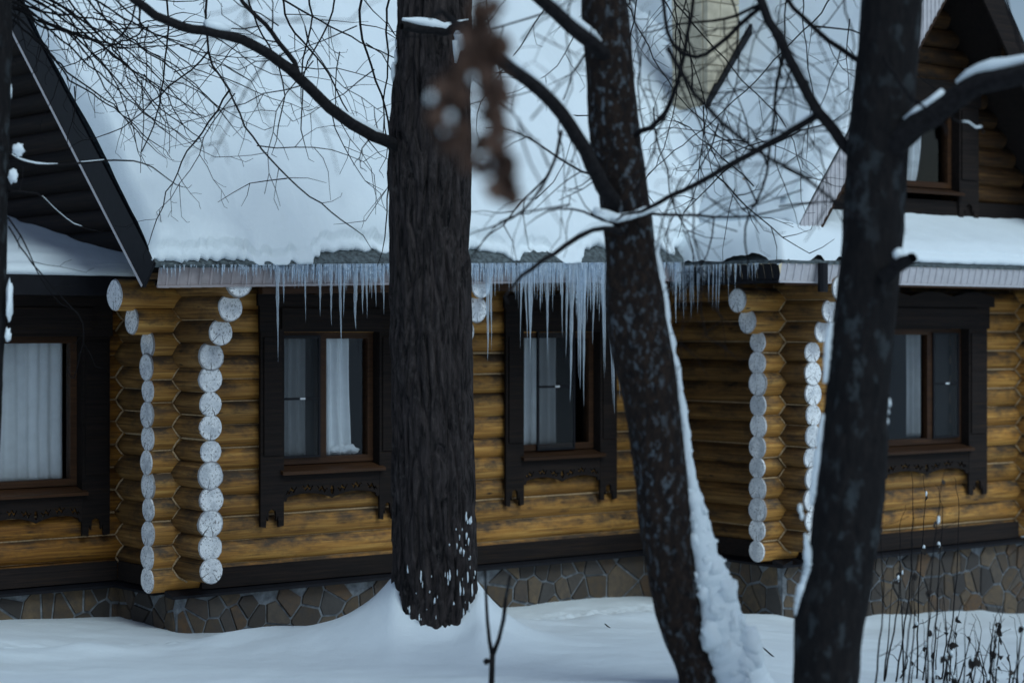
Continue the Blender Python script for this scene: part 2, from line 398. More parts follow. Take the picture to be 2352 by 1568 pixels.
# ------------------------------------------------------------------ the log house
house = empty('log_house', (OX, OY, 0), TH)
tag(house, 'long log house with snowy roof, whitewashed log ends and dark carved window frames', 'house')
CO, ZB, ZS = 0.21, 0.625, 0.735        # course height, lowest front log, lowest side log
RL = 0.120
def log_mesh(L, r, painted0, painted1, seed, sides=16):
    """log along local x from 0 to L; ends carry material 1 when painted"""
    nl = max(2, int(L / 0.30)); b = MB()
    for i in range(nl + 1):
        x = L * i / nl
        q = r * (1 + 0.025 * noise.noise(Vector((x * 0.9, seed, 0))))
        oy = 0.004 * noise.noise(Vector((x * 0.6, seed, 5))); oz = 0.006 * noise.noise(Vector((x * 0.6, seed, 9)))
        for k in range(sides):
            a = 2 * math.pi * k / sides
            w = 1 + 0.075 * noise.noise(Vector((math.cos(a) * 1.2, math.sin(a) * 1.2, seed + x * 0.3)))
            b.v.append((x, oy + q * w * math.cos(a), oz + q * w * math.sin(a)))
    for i in range(nl):
        for k in range(sides):
            k2 = (k + 1) % sides
            b.f.append((i*sides+k, (i+1)*sides+k, (i+1)*sides+k2, i*sides+k2)); b.m.append(0)
    for end, pnt in ((0, painted0), (nl, painted1)):
        # slightly domed, chamfered end
        ring = [b.v[end*sides+k] for k in range(sides)]
        xs = -0.012 if end == 0 else 0.012
        base = len(b.v); xe = L * end / nl + xs
        for q in ring: b.v.append((xe, q[1] * 0.93, q[2] * 0.93))
        for k in range(sides):
            k2 = (k + 1) % sides
            f = (end*sides+k, base+k, base+k2, end*sides+k2)
            b.f.append(f if end else f[::-1]); b.m.append(1 if pnt else 0)
        f = tuple(base + k for k in range(sides))
        b.f.append(f if end else f[::-1]); b.m.append(1 if pnt else 0)
    return b
lseed = [0]
def add_log(parent, x, y, z, L, along, r, p0, p1, mats):
    lseed[0] += 1
    b = log_mesh(L, r, p0, p1, lseed[0] * 3.7)
    me = b.mesh('log', mats, False)
    me.polygons.foreach_set('use_smooth', [m == 0 or True for m in b.m])
    for pl in me.polygons:
        if len(pl.vertices) > 4: pl.use_smooth = False
    o = inst('log', me, parent, (x, y, z), (0, 0, 0 if along == 'x' else R(90)))
    return o
def log_wall(name, label, along, fixed, a0, a1, z0, n, openings=(), ext0=None, ext1=None, paint0=False, paint1=False, mats=None, zmax=None, joint=True, clip=None):
    """a stack of logs; fixed = the other horizontal coordinate (house x,y with y into the house)"""
    mats = mats or [M['log'], M['end']]
    segs_all = []
    for k in range(n):
        z = z0 + CO * k
        b0 = a0 - (ext0(k) if ext0 else 0); b1 = a1 + (ext1(k) if ext1 else 0)
        if clip:
            c0, c1 = clip(z); b0 = max(b0, c0); b1 = min(b1, c1)
            if b1 - b0 < 0.1: segs_all.append((z, [])); continue
        segs = [(b0, b1)]
        for (u0, u1, w0, w1) in openings:
            if w0 - 0.06 < z < w1 + 0.06:
                ns = []
                for s0, s1 in segs:
                    if u1 <= s0 or u0 >= s1: ns.append((s0, s1)); continue
                    if u0 > s0: ns.append((s0, u0))
                    if u1 < s1: ns.append((u1, s1))
                segs = ns
        segs_all.append((z, segs))
    # wall core: caulking pressed into every joint, with the rope strand in front
    w = MB()
    if joint:
        for k in range(n - 1):
            (z, sg), (z2, sg2) = segs_all[k], segs_all[k+1]
            for s0, s1 in sg:
                for t0, t1 in sg2:
                    c0, c1 = max(s0, t0) + 0.01, min(s1, t1) - 0.01
                    if c1 - c0 < 0.05: continue
                    zz = (z + z2) / 2
                    if along == 'x':
                        w.box(c0, c1, fixed - 0.048, fixed + 0.048, zz - 0.014, zz + 0.014)
                        pts = []; nn = max(2, int((c1 - c0) / 0.12))
                        for i in range(nn + 1):
                            xx = c0 + (c1 - c0) * i / nn
                            pts.append((xx, fixed - 0.060 + 0.003 * noise.noise(Vector((xx * 4, k, 1))), zz + 0.004 * noise.noise(Vector((xx * 3, k, 6)))))
                        w.tube(pts, 0.0105, 5)
                    else:
                        w.box(fixed - 0.048, fixed + 0.048, c0, c1, zz - 0.014, zz + 0.014)
                        w.tube([(fixed - 0.058, c0, zz), (fixed - 0.058, c1, zz)], 0.007, 5)
    else:
        w.box(a0, a0 + 0.02, fixed - 0.01, fixed + 0.01, z0, z0 + 0.02)
    wall = w.build(name, M['rope'], house, True)
    if label: wall['label'] = label
    for k, (z, segs) in enumerate(segs_all):
        for s0, s1 in segs:
            first = abs(s0 - (a0 - (ext0(k) if ext0 else 0))) < 1e-4; last = abs(s1 - (a1 + (ext1(k) if ext1 else 0))) < 1e-4
            r = RL * (1 + rng.uniform(-0.10, 0.11))
            jit = rng.uniform(-0.012, 0.012)
            j0 = jit if (first and paint0) else 0
            zz = z + rng.uniform(-0.006, 0.006)
            if along == 'x':
                add_log(wall, s0 + j0, fixed + rng.uniform(-0.008, 0.008), zz, s1 - s0 - j0, 'x', r, first and paint0, last and paint1, mats)
            else:
                add_log(wall, fixed + rng.uniform(-0.008, 0.008), s0 + j0, zz, s1 - s0 - j0, 'y', r, first and paint0, last and paint1, mats)
    return wall
WV, WU = 1.68, 5.95                     # the right wing stands forward by WV, its side wall at WU
WIN1 = (0.97, 2.03, 1.60, 2.83); WIN2 = (3.79, 4.80, 1.62, 2.83)
WIN3 = (7.28, 8.66, 1.62, 2.86); WIN0 = (-1.42, -0.52, 1.42, 2.79)
def op(w, m=0.04): return (w[0] - m, w[1] + m, w[2] - m, w[3] + m)
extB = lambda k: 0.33 + (0.0 if k < 11 else (0.15, 0.32)[min(k - 11, 1)])
extA = lambda k: 0.55 + (0.0 if k < 10 else (0.16, 0.31, 0.48)[min(k - 10, 2)])
extB2 = lambda k: 0.35 + (0.0 if k < 11 else (0.13, 0.27)[min(k - 11, 1)])
extA2 = lambda k: 0.42 + (0.0 if k < 10 else (0.13, 0.24, 0.36)[min(k - 10, 2)])
log_wall('front_wall', 'long honey brown log wall between the two projecting corners', 'x', 0.0, 0.0, WU, ZB, 13, (op(WIN1), op(WIN2)), ext0=extB, paint0=True)
purl = [o for o in bpy.data.objects if o.name.startswith('log') and o.parent and o.parent.name == 'front_wall' and o.location.x < 0]
purl.sort(key=lambda o: o.location.z); purl[-1].scale = (1, 1.28, 1.28); purl[-1].location.z += 0.01
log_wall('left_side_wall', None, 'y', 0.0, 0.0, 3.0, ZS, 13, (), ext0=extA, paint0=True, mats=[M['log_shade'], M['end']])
log_wall('left_set_back_wall', None, 'x', 1.10, -3.6, 0.0, ZB, 13, (op(WIN0),), mats=[M['log_amber_shaded'], M['end']])
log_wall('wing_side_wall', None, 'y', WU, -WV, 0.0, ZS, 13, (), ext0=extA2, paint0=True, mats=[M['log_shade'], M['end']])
log_wall('wing_front_wall', None, 'x', -WV, WU, 10.6, ZB, 13, (op(WIN3),), ext0=extB2, paint0=True)
log_wall('cross_wall', None, 'y', 2.62, -0.5, 0.2, ZS, 13, (), ext0=lambda k: 0.0 if k < 9 else (0.12, 0.22, 0.42, 0.52)[min(k - 9, 3)], paint0=True)
log_wall('wing_cross_wall', None, 'y', 9.72, -WV, 0.3, ZS, 13, (), ext0=extA2, paint0=True)
# zigzag strands where the logs of two walls cross
def zigzag(u, y, z1=3.30):
    b = MB(); pts = []
    z = 0.60
    while z < z1:
        hb = max(math.sqrt(max(0, RL**2 - (z - (ZB + CO * k))**2)) for k in range(13))
        ha = max(math.sqrt(max(0, RL**2 - (z - (ZS + CO * k))**2)) for k in range(13))
        pts.append((u - ha - 0.004, y - hb - 0.004, z)); z += 0.018
    b.tube(pts, 0.0095, 5)
    b.build('caulking_rope', M['rope'], house, True)
zigzag(0, 0); zigzag(WU, -WV); zigzag(9.72, -WV)
b = MB(); pts = []
for i in range(150):                                   # inner corner on the left
    z = 0.60 + i * 0.018
    hb = max(math.sqrt(max(0, RL**2 - (z - (ZB + CO * k))**2)) for k in range(13))
    ha = max(math.sqrt(max(0, RL**2 - (z - (ZS + CO * k))**2)) for k in range(13))
    pts.append((-ha - 0.004, 1.10 - hb - 0.004, z))
b.tube(pts, 0.0095, 5); b.build('caulking_rope', M['rope'], house, True)

# base boards, flashing and stone plinth ------------------------------------------------
def poly_clip(poly, a, b_, c):         # keep a*x+b*y<=c
    out = []
    for i in range(len(poly)):
        p, q = poly[i], poly[(i + 1) % len(poly)]
        dp, dq = a*p[0]+b_*p[1]-c, a*q[0]+b_*q[1]-c
        if dp <= 0: out.append(p)
        if dp * dq < 0:
            t = dp / (dp - dq); out.append((p[0]+(q[0]-p[0])*t, p[1]+(q[1]-p[1])*t))
    return out
def plinth(name, org, dirx, length, face, seed, cell=0.17, z0=-0.75, z1=0.47):
    """rubble plinth; org/dirx in house coordinates, face = outward direction"""
    rg = random.Random(seed)
    ox = Vector((*org, 0)); dx = Vector((*dirx, 0)); fn = Vector((*face, 0))
    m = MB()
    def P(a, z, d): q = ox + dx * a + fn * d; return (q.x, q.y, z)
    m.hexa([P(0, z0, -0.2), P(length, z0, -0.2), P(length, z0, 0.10), P(0, z0, 0.10), P(0, z1, -0.2), P(length, z1, -0.2), P(length, z1, 0.10), P(0, z1, 0.10)])
    base = m.build(name, M['mortar'], house)
    seeds = []
    ny = int((z1 - z0) / (cell * 1.25)); nx_ = int(length / cell)
    for j in range(-1, ny + 2):
        for i in range(-1, nx_ + 2):
            if rg.random() < 0.20: continue
            seeds.append(((i + 0.5 * (j % 2) + rg.uniform(-0.47, 0.47)) * cell, z0 + (j + 0.5 + rg.uniform(-0.47, 0.47)) * cell * 1.25))
    for (sx, sz) in seeds:
        if not (0 < sx < length and z0 < sz < z1): continue
        poly = [(0, z0), (length, z0), (length, z1), (0, z1)]
        for (tx, tz) in seeds:
            ddx, ddz = tx - sx, tz - sz
            if (ddx == 0 and ddz == 0) or abs(ddx) > 0.5 or abs(ddz) > 0.5: continue
            dd = math.hypot(ddx, ddz)
            poly = poly_clip(poly, ddx, ddz, (ddx*(sx+tx)+ddz*(sz+tz))/2 - (0.006 + 0.006 * ((tx * 7.3 + sx * 7.3) % 1)) * dd)
            if len(poly) < 3: break
        if len(poly) < 3: continue
        cx = sum(p[0] for p in poly)/len(poly); cz = sum(p[1] for p in poly)/len(poly)
        if cz < -0.55: continue
        h = rg.uniform(0.012, 0.026); k = len(poly); mb = MB()
        c0 = ox + dx * cx + fn * 0.10
        ring0 = [dx * (p[0]-cx) + Vector((0, 0, p[1]-cz)) - fn * 0.01 for p in poly]
        ring1 = [dx * ((p[0]-cx)*0.95) + Vector((0, 0, (p[1]-cz)*0.95)) + fn * h for p in poly]
        mb.v = [tuple(q) for q in ring0 + ring1]
        for i in range(k):
            i2 = (i + 1) % k; mb.f.append((i, i2, k+i2, k+i)); mb.m.append(0)
        mb.f.append(tuple(k + i for i in range(k))); mb.m.append(0)
        inst('stone', mb.mesh('stone', M['stone']), base, (c0.x, c0.y, cz))
    return base
plinth('stone_plinth', (-0.09, 0.0), (1, 0), WU, (0, -1), 3)
plinth('stone_plinth', (WU, -WV - 0.105), (0, 1), WV, (-1, 0), 5, z0=-0.6)
plinth('stone_plinth', (WU - 0.09, -WV), (1, 0), 4.7, (0, -1), 7, cell=0.15)
plinth('stone_plinth', (0.0, -0.105), (0, 1), 1.2, (-1, 0), 9, z0=-0.3)
plinth('stone_plinth', (-3.4, 1.1), (1, 0), 3.4, (0, -1), 13, z0=-0.3)
def band(p0, p1, face, zt=0.70, zb=0.475, ext=0.0):
    """dark board over the lowest logs and the sloping drip flashing under it"""
    p0 = Vector((*p0, 0)); p1 = Vector((*p1, 0)); f = Vector((*face, 0))
    def q(p, d, z): w = p + f * d; return (w.x, w.y, z)
    m = MB()
    m.hexa([q(p0, 0.09, zb+.05), q(p1, 0.09, zb+.05), q(p1, 0.142, zb+.05), q(p0, 0.142, zb+.05), q(p0, 0.09, zt), q(p1, 0.09, zt), q(p1, 0.138, zt), q(p0, 0.138, zt)])
    o = m.build('base_board', M['dark'], house)
    dr = (p1 - p0).normalized(); p0 = p0 - dr * ext; p1 = p1 + dr * 0.1
    m = MB()
    m.hexa([q(p0, 0.05, zb), q(p1, 0.05, zb), q(p1, 0.20, zb-.012), q(p0, 0.20, zb-.012), q(p0, 0.05, zb+.062), q(p1, 0.05, zb+.062), q(p1, 0.20, zb+.012), q(p0, 0.20, zb+.012)])
    m.build('drip_flashing', M['metal_dark'], o)
band((0.14, 0), (WU - 0.14, 0), (0, -1), ext=0.33); band((WU, -WV + 0.14), (WU, -0.14), (-1, 0), ext=0.335, zb=0.472); band((WU + 0.14, -WV), (9.58, -WV), (0, -1), ext=0.33)
band((0, 0.14), (0, 0.95), (-1, 0)); band((-3.6, 1.1), (-0.14, 1.1), (0, -1))

# windows ---------------------------------------------------------------------------------
def strip_board(cols, yf, th, mb):
    """board from columns [(u, [(z0,z1),...])]: neighbouring columns with equally many spans are joined"""
    for (ua, sa), (ub, sb) in zip(cols[:-1], cols[1:]):
        if len(sa) != len(sb): continue
        for (a0, a1), (b0, b1) in zip(sa, sb):
            mb.hexa([(ua, yf, a0), (ub, yf, b0), (ub, yf + th, b0), (ua, yf + th, a0), (ua, yf, a1), (ub, yf, b1), (ub, yf + th, b1), (ua, yf + th, a1)])
def apron_cols(u0, u1, zt, zb):
    cols = []; n = 96; W = u1 - u0
    for i in range(n + 1):
        t = i / n; u = u0 + W * t
        bot = zb - 0.02 + 0.055 * abs(math.sin(2 * math.pi * t)) ** 0.8
        if t < 0.06 or t > 0.94: bot = zb - 0.03
        gap = None
        for c in (0.10, 0.26, 0.40, 0.60, 0.74, 0.90):
            if abs(t - c) < 0.052:
                s = (t - c) / 0.052
                gm = bot + 0.052 + 0.018 * math.cos(s * 7) ; gap = (gm - 0.014 * (1 - s*s) - 0.004, gm + 0.014 * (1 - s*s) + 0.004)
        if abs(t - 0.5) < 0.012: gap = (bot + 0.03, bot + 0.11)
        if gap is None: gap = (bot + 0.06, bot + 0.0601)
        cols.append((u, [(bot, gap[0]), (gap[1], zt)]))
    return cols
def casing_cols(u0, u1, zt, zb, foot_h=0.20):
    """side casing; its lower end is cut into two curling prongs with a keyhole between"""
    cols = []; W = u1 - u0; n = 40
    for i in range(n + 1):
        t = i / n; u = u0 + W * t
        e = 0.03 * math.sin(t * math.pi)
        if 0.24 < t < 0.76:
            s = (t - 0.5) / 0.26
            key = zb + foot_h * (0.92 - 0.30 * s * s) if abs(s) < 0.62 else zb + foot_h * (0.35 + 0.9 * (abs(s) - 0.62))
            cols.append((u, [(key, zt)]))
        else:
            s = (0.24 - t) / 0.24 if t < 0.5 else (t - 0.76) / 0.24
            cols.append((u, [(zb + 0.03 * s + 0.02 * (1 - s), zt)]))
    return cols
def make_window(yw, w, cas_l, cas_r, zfoot, header, mull=None, screen=None, label=None, apron=True, cornice=True):
    """yw = house y of the log axis; glass sits near the axis, casings in front of the logs"""
    u0, u1, z0, z1 = w
    fw = 0.062; yf = yw - 0.075
    m = MB()
    def fr(a0, a1, c0, c1, y0, y1, t, mm):
        mm.box(a0, a0 + t, y0, y1, c0, c1); mm.box(a1 - t, a1, y0, y1, c0, c1)
        mm.box(a0 + t, a1 - t, y0, y1, c0, c0 + t); mm.box(a0 + t, a1 - t, y0, y1, c1 - t, c1)
    fr(u0, u1, z0, z1, yf, yf + 0.09, fw, m)
    if mull: m.box(mull - 0.04, mull + 0.04, yf - 0.008, yf + 0.085, z0 + fw, z1 - fw)
    win = m.build('window', M['brown'], house)
    if label: win['label'] = label
    # panes
    edges = [u0 + fw] + ([mull] if mull else []) + [u1 - fw]
    for a, c in zip(edges[:-1], edges[1:]):
        p = MB(); a2 = a + (0.04 if mull and a == mull else 0); c2 = c - (0.04 if mull and c == mull else 0)
        p.box(a2 - 0.01, c2 + 0.01, yf + 0.040, yf + 0.046, z0 + fw - 0.01, z1 - fw + 0.01)
        p.m = [1, 1, 0, 1, 1, 1]
        p.build('pane', [M['glass'], M['clear']], win)
    # dark room behind
    p = MB(); y0, y1 = yf + 0.10, yf + 1.3
    p.add([(u0-.25,y0,z0-.3),(u1+.25,y0,z0-.3),(u1+.25,y1,z0-.3),(u0-.25,y1,z0-.3),(u0-.25,y0,z1+.2),(u1+.25,y0,z1+.2),(u1+.25,y1,z1+.2),(u0-.25,y1,z1+.2)],
          [(0,1,2,3),(4,7,6,5),(1,5,6,2),(2,6,7,3),(3,7,4,0)])
    p.build('room', M['inside'], win)
    # sill
    p = MB()
    p.hexa([(u0-.04, yw-.235, z0-.085), (u1+.04, yw-.235, z0-.085), (u1+.04, yf+.04, z0-.045), (u0-.04, yf+.04, z0-.045),
            (u0-.04, yw-.235, z0-.055), (u1+.04, yw-.235, z0-.055), (u1+.04, yf+.04, z0-.004), (u0-.04, yf+.04, z0-.004)])
    p.build('sill', M['brown'], win)
    yc = yw - 0.185
    for a, c in ((cas_l, u0 - 0.002), (u1 + 0.002, cas_r)):
        p = MB(); strip_board(casing_cols(a, c, z1 + 0.10, zfoot), yc, 0.03, p)
        p.box(a + 0.03, c - 0.03, yc - 0.016, yc - 0.002, z0 + 0.1, z1 - 0.05)
        p.box(c - 0.02 if c < (u0+u1)/2 else a, c if c < (u0+u1)/2 else a + 0.02, yc + 0.032, yf + 0.02, z0 - 0.1, z1 + 0.05)
        p.build('casing', M['dark'], win)
    if apron:
        p = MB(); strip_board(apron_cols(u0 - 0.03, u1 + 0.03, z0 - 0.09, z0 - 0.30), yc + 0.004, 0.025, p); p.build('apron', M['dark'], win)
    p = MB(); p.box(cas_l - 0.02, cas_r + 0.02, yc - 0.02, yc + 0.01, z1 + 0.002, z1 + header)
    if cornice:
        cols = []; n = 60
        for i in range(n + 1):
            t = i / n; u = cas_l - 0.06 + (cas_r - cas_l + 0.12) * t
            cols.append((u, [(z1 + header - 0.06, z1 + header + 0.05 + 0.05 * abs(math.sin(3 * math.pi * t)))]))
        strip_board(cols, yc - 0.055, 0.03, p)
        p.box(cas_l + 0.2, cas_r - 0.2, yc - 0.05, yc - 0.022, z1 + 0.03, z1 + header - 0.08)
    p.box(u0 - 0.02, u1 + 0.02, yc + 0.012, yf + 0.03, z1 + 0.004, z1 + 0.03)
    p.build('header', M['dark'], win)
    if screen:
        a, c, s0, s1, zm = screen; ys = yf - 0.028
        p = MB(); fr(a, c, s0, s1, ys, ys + 0.02, 0.022, p); p.box(a + 0.022, c - 0.022, ys + 0.002, ys + 0.018, zm - 0.011, zm + 0.011)
        sc = p.build('screen_frame', M['metal_dark'], win)
        p = MB(); p.box(a + 0.022, c - 0.022, ys + 0.009, ys + 0.011, s0 + 0.022, s1 - 0.022); p.build('insect_screen', M['net'], win)
        p = MB(); cc = (a + c) / 2 + 0.01; p.box(cc - 0.028, cc + 0.028, ys - 0.006, ys - 0.0005, zm - 0.009, zm + 0.009); p.build('clip', M['clip'], win)
    return win
make_window(0.0, WIN1, 0.72, 2.22, 1.02, 0.30, mull=1.455, screen=(1.0, 1.42, 1.66, 2.80, 2.21))
make_window(0.0, WIN2, 3.56, 5.03, 1.06, 0.30, mull=None, screen=(4.03, 4.53, 1.62, 2.86, 2.27))
make_window(-WV, WIN3, 7.0, 8.97, 1.02, 0.30, mull=8.13, screen=(8.17, 8.60, 1.68, 2.82, 2.27))
make_window(1.10, WIN0, -1.72, -0.24, 0.93, 0.34, mull=None)
# boards closing the shallow gaps beside the openings are part of the casings

def curtain(name, label, u0, u1, y, z0, z1, folds, amp, pull=0.0, seed=0, thin=1.0):
    m = MB(); nu, nz = 70, 26
    for j in range(nz + 1):
        tz = j / nz; z = z0 + (z1 - z0) * tz
        for i in range(nu + 1):
            t = i / nu
            wdt = (u1 - u0)
            sh = pull * (1 - tz) ** 2.2 * t
            u = u0 + wdt * t + sh * wdt
            yy = y + amp * math.sin(t * folds * 6.283 + 1.3 * noise.noise(Vector((t * 3, tz * 1.2, seed)))) + 0.5 * amp * noise.noise(Vector((t * 9, tz * 2, seed + 4)))
            m.v.append((u, yy, z))
    for j in range(nz):
        for i in range(nu):
            m.f.append((j*(nu+1)+i, j*(nu+1)+i+1, (j+1)*(nu+1)+i+1, (j+1)*(nu+1)+i)); m.m.append(0)
    o = m.build(name, M['curtain'], None, True)
    o.matrix_world = HM
    sol = o.modifiers.new('thickness', 'SOLIDIFY'); sol.thickness = 0.003
    tag(o, label, 'curtain'); return o
curtain('curtain', 'white gathered curtain in the right half of the window left of the furrowed trunk', 1.50, 1.83, 0.05, 1.665, 2.80, 3.0, 0.030, 0.10, 1)
cb = MB()
for i in range(7):
    cb.blob((1.66 + 0.035 * i, 0.045 - 0.004 * i, 1.705 + 0.012 * (i % 3)), 0.042, seg=12, rings=8, jit=0.5, sc=(1.3, 0.6, 0.8), seed=i)
o = cb.build('bunched_curtain_hem', M['curtain'], None, True); o.matrix_world = HM
tag(o, 'white bundle of curtain hem on the sill inside the window left of the trunk', 'curtain')
curtain('curtain', 'dim net curtain behind the insect screen of the window left of the furrowed trunk', 1.02, 1.36, 0.07, 1.66, 2.80, 4.0, 0.02, 0.0, 2)
curtain('curtain', 'narrow pale curtain edge hanging at the left of the window behind the longest icicles', 3.84, 3.99, 0.10, 1.66, 2.80, 2.0, 0.014, 0.25, 3)
curtain('curtain', 'dim curtain behind the screened middle of the window behind the longest icicles', 4.10, 4.52, 0.20, 1.66, 2.80, 4.0, 0.02, 0.0, 4)
curtain('curtain', 'dim curtain in the right half of the window beside the rightmost tree trunk', 8.20, 8.50, -WV + 0.30, 1.68, 2.82, 3.0, 0.02, 0.0, 5)
curtain('curtain', 'flat white curtain filling the bright window at the left edge', -1.38, -0.56, 1.24, 1.46, 2.78, 7.0, 0.014, 0.0, 6)

# ------------------------------------------------------------------ main roof
EV, PIT = 1.10, R(43.0)
def ez(u): return 3.41 + 0.0247 * (u + 0.82)
RU0, RU1, RS = -0.85, 9.6, 8.2          # left rake, right end (inside the wing roof), length up the slope
cp, sp = math.cos(PIT), math.sin(PIT)
def roofp(u, s, h=0.0):                 # house coordinates
    return (u, -EV + s * cp - h * sp * 1.0, ez(u) + s * sp + h * cp)
def slab(mb, u0, u1, s0, s1, h0, h1, nseg=1):
    for i in range(nseg):
        a = u0 + (u1 - u0) * i / nseg; c = u0 + (u1 - u0) * (i + 1) / nseg
        mb.hexa([roofp(a, s0, h0), roofp(c, s0, h0), roofp(c, s1, h0), roofp(a, s1, h0), roofp(a, s0, h1), roofp(c, s0, h1), roofp(c, s1, h1), roofp(a, s1, h1)])
r = MB(); slab(r, RU0, 5.6, 0, RS, -0.03, 0.0); slab(r, 5.6, RU1, 1.25, RS, -0.03, 0.0)
roof = r.build('roof', M['roofing'], house)
# roofing strips along the eave, a little uneven and frosted
r = MB(); nn = 260; rows = (-0.04, -0.045, -0.03, 0.0, 0.06, 0.14, 0.24, 0.40); hh = (-0.025, 0.0, 0.016, 0.020, 0.020, 0.020, 0.020, 0.020)
for i in range(nn + 1):
    u = RU0 + (5.6 - RU0) * i / nn
    for s_, h_ in zip(rows, hh):
        r.v.append(roofp(u, s_ + 0.007 * noise.noise(Vector((u * 9, s_ * 9, 2))), h_ + 0.012 * max(0, noise.noise(Vector((u * 13, s_ * 17, 5)))) + 0.004 * noise.noise(Vector((u * 40, s_ * 40, 5)))))
for i in range(nn):
    for k in range(7): r.f.append((i*8+k, (i+1)*8+k, (i+1)*8+k+1, i*8+k+1)); r.m.append(0)
r.build('eave_edge', M['roofing'], roof, True)
# ribbed fascia panels, leaning with the cut rafters
def panel_mesh(w, h, name='fascia_panel', m='metal'):
    mb = MB(); rib = 0.012
    prof = [(0, 0), (w*0.70, 0), (w*0.74, -rib), (w*0.92, -rib), (w*0.96, 0), (w, 0)]
    for z, in ((0,), (h,)):
        for x, y in prof: mb.v.append((x, y, z))
    k = len(prof)
    for i in range(k - 1): mb.f.append((i, i+1, k+i+1, k+i)); mb.m.append(0)
    mb.box(0, w, -0.016, 0.004, -0.022, -0.001)
    return mb.mesh(name, M[m])
pm = panel_mesh(0.103, 0.165); pmw = panel_mesh(0.103, 0.165, 'fascia_panel', 'metal_warm')
u = RU0 + 0.06
while u < 5.05:
    inst('fascia_panel', pmw, roof, (u, -EV + 0.055, ez(u) - 0.185), (R(14), 0, 0)); u += 0.104
# soffit, brown edge board and rafters
r = MB()
r.hexa([(RU0+.05, -EV+.08, ez(RU0)-.19), (5.6, -EV+.08, ez(5.6)-.19), (5.6, -0.05, 3.40), (-0.10, -0.05, 3.40), (RU0+.05, -EV+.08, ez(RU0)-.165), (5.6, -EV+.08, ez(5.6)-.165), (5.6, -0.05, 3.425), (-0.10, -0.05, 3.425)])
r.build('soffit', M['dark'], roof)
r = MB(); r.hexa([(0.3, -0.92, ez(0.3)-.275), (5.1, -0.92, ez(5.1)-.285), (5.1, -0.84, ez(5.1)-.285), (0.3, -0.84, ez(0.3)-.275), (0.3, -0.92, ez(.3)-.178), (5.1, -0.92, ez(5.1)-.178), (5.1, -0.84, ez(5.1)-.178), (0.3, -0.84, ez(.3)-.178)])
r.build('edge_board', M['brown'], roof)
for uu in (0.9, 2.2, 3.4, 4.6):
    r = MB(); r.hexa([(uu, -0.83, ez(uu)-.29), (uu+.09, -0.83, ez(uu)-.29), (uu+.09, 0, 3.28), (uu, 0, 3.28), (uu, -0.83, ez(uu)-.20), (uu+.09, -0.83, ez(uu)-.20), (uu+.09, 0, 3.39), (uu, 0, 3.39)]); r.build('rafter_tail', M['log_dark'], roof)
# left rake: barge metal coloured dark for shade, bright lower seam, soffit and gable boarding
r = MB(); slab(r, RU0 - 0.012, RU0 + 0.012, -0.02, RS, -0.26, 0.02); r.build('barge_board', M['metal_dark'], roof)
r = MB(); slab(r, RU0 - 0.020, RU0 - 0.0125, 0.0, RS, -0.272, -0.250); r.build('barge_seam', M['metal'], roof)
r = MB(); slab(r, RU0 + 0.012, -0.10, 0.25, RS, -0.20, -0.17); r.build('rake_soffit', M['dark'], roof)
# the gable end, boarded with logs whose near black colour stands for shade
def gclip(z):
    s = (z + 0.30 - 3.43) / sp
    return (-EV + s * cp + 0.05, 2 * (-EV + RS * cp) + EV - s * cp)
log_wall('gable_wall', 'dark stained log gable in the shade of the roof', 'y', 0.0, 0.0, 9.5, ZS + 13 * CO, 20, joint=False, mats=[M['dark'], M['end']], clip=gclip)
r = MB(); r.box(-0.03, 0.03, 0.8, 9.0, 3.3, 4.2); r.build('gable_backing', M['dark'], house)
# far slope and back wall keep the attic closed
r = MB(); yr = -EV + RS * cp; zr = 3.5 + RS * sp
r.add([(RU0, yr, zr), (RU1, yr, zr), (RU1, yr * 2 + EV, 3.4), (RU0, yr * 2 + EV, 3.4)], [(0, 1, 2, 3)])
r.add([(-3.6, 9.0, -0.5), (11, 9.0, -0.5), (11, 9.0, 5), (-3.6, 9.0, 5)], [(0, 1, 2, 3)])
r.build('back_slope', M['roofing'], house)

# ------------------------------------------------------------------ left lean-to roof (over the set back wall)
LV, LZ = -0.50, 3.33
r = MB()
def lp(u, s, h=0): return (u, -LV + s * math.cos(R(10)) - h * math.sin(R(10)), LZ + s * math.sin(R(10)) + h * math.cos(R(10)))
r.hexa([lp(-3.7, 0, -.03), lp(-0.02, 0, -.03), lp(-0.02, 4.5, -.03), lp(-3.7, 4.5, -.03), lp(-3.7, 0), lp(-0.02, 0), lp(-0.02, 4.5), lp(-3.7, 4.5)])
lroof = r.build('lean_to_roof', M['roofing'], house)
r = MB(); r.box(-3.7, -0.02, -LV - 0.01, -LV + 0.02, LZ - 0.17, LZ + 0.005); r.build('fascia_board', M['metal_dark'], lroof)
r = MB(); r.box(-3.7, -0.02, -LV + 0.02, 1.10, LZ - 0.17, LZ - 0.15); r.build('soffit', M['dark'], lroof)

# ------------------------------------------------------------------ right wing: gable roof and skirt roof
AU, AZ, SL = 8.07, 7.15, 1.30           # apex and slope of the wing gable
GV = 2.30                               # the gable roof overhangs to here
def wz(u): return AZ - SL * abs(u - AU)
WE0, WE1 = 5.55, 10.59
nrm = math.hypot(1, SL)
r = MB()
for (ua, ub) in ((WE0, AU), (AU, WE1)):
    r.hexa([(ua, -GV, wz(ua)-.05), (ub, -GV, wz(ub)-.05), (ub, 6.0, wz(ub)-.05), (ua, 6.0, wz(ua)-.05), (ua, -GV, wz(ua)), (ub, -GV, wz(ub)), (ub, 6.0, wz(ub)), (ua, 6.0, wz(ua))])
wroof = r.build('wing_roof', M['roofing'], house)
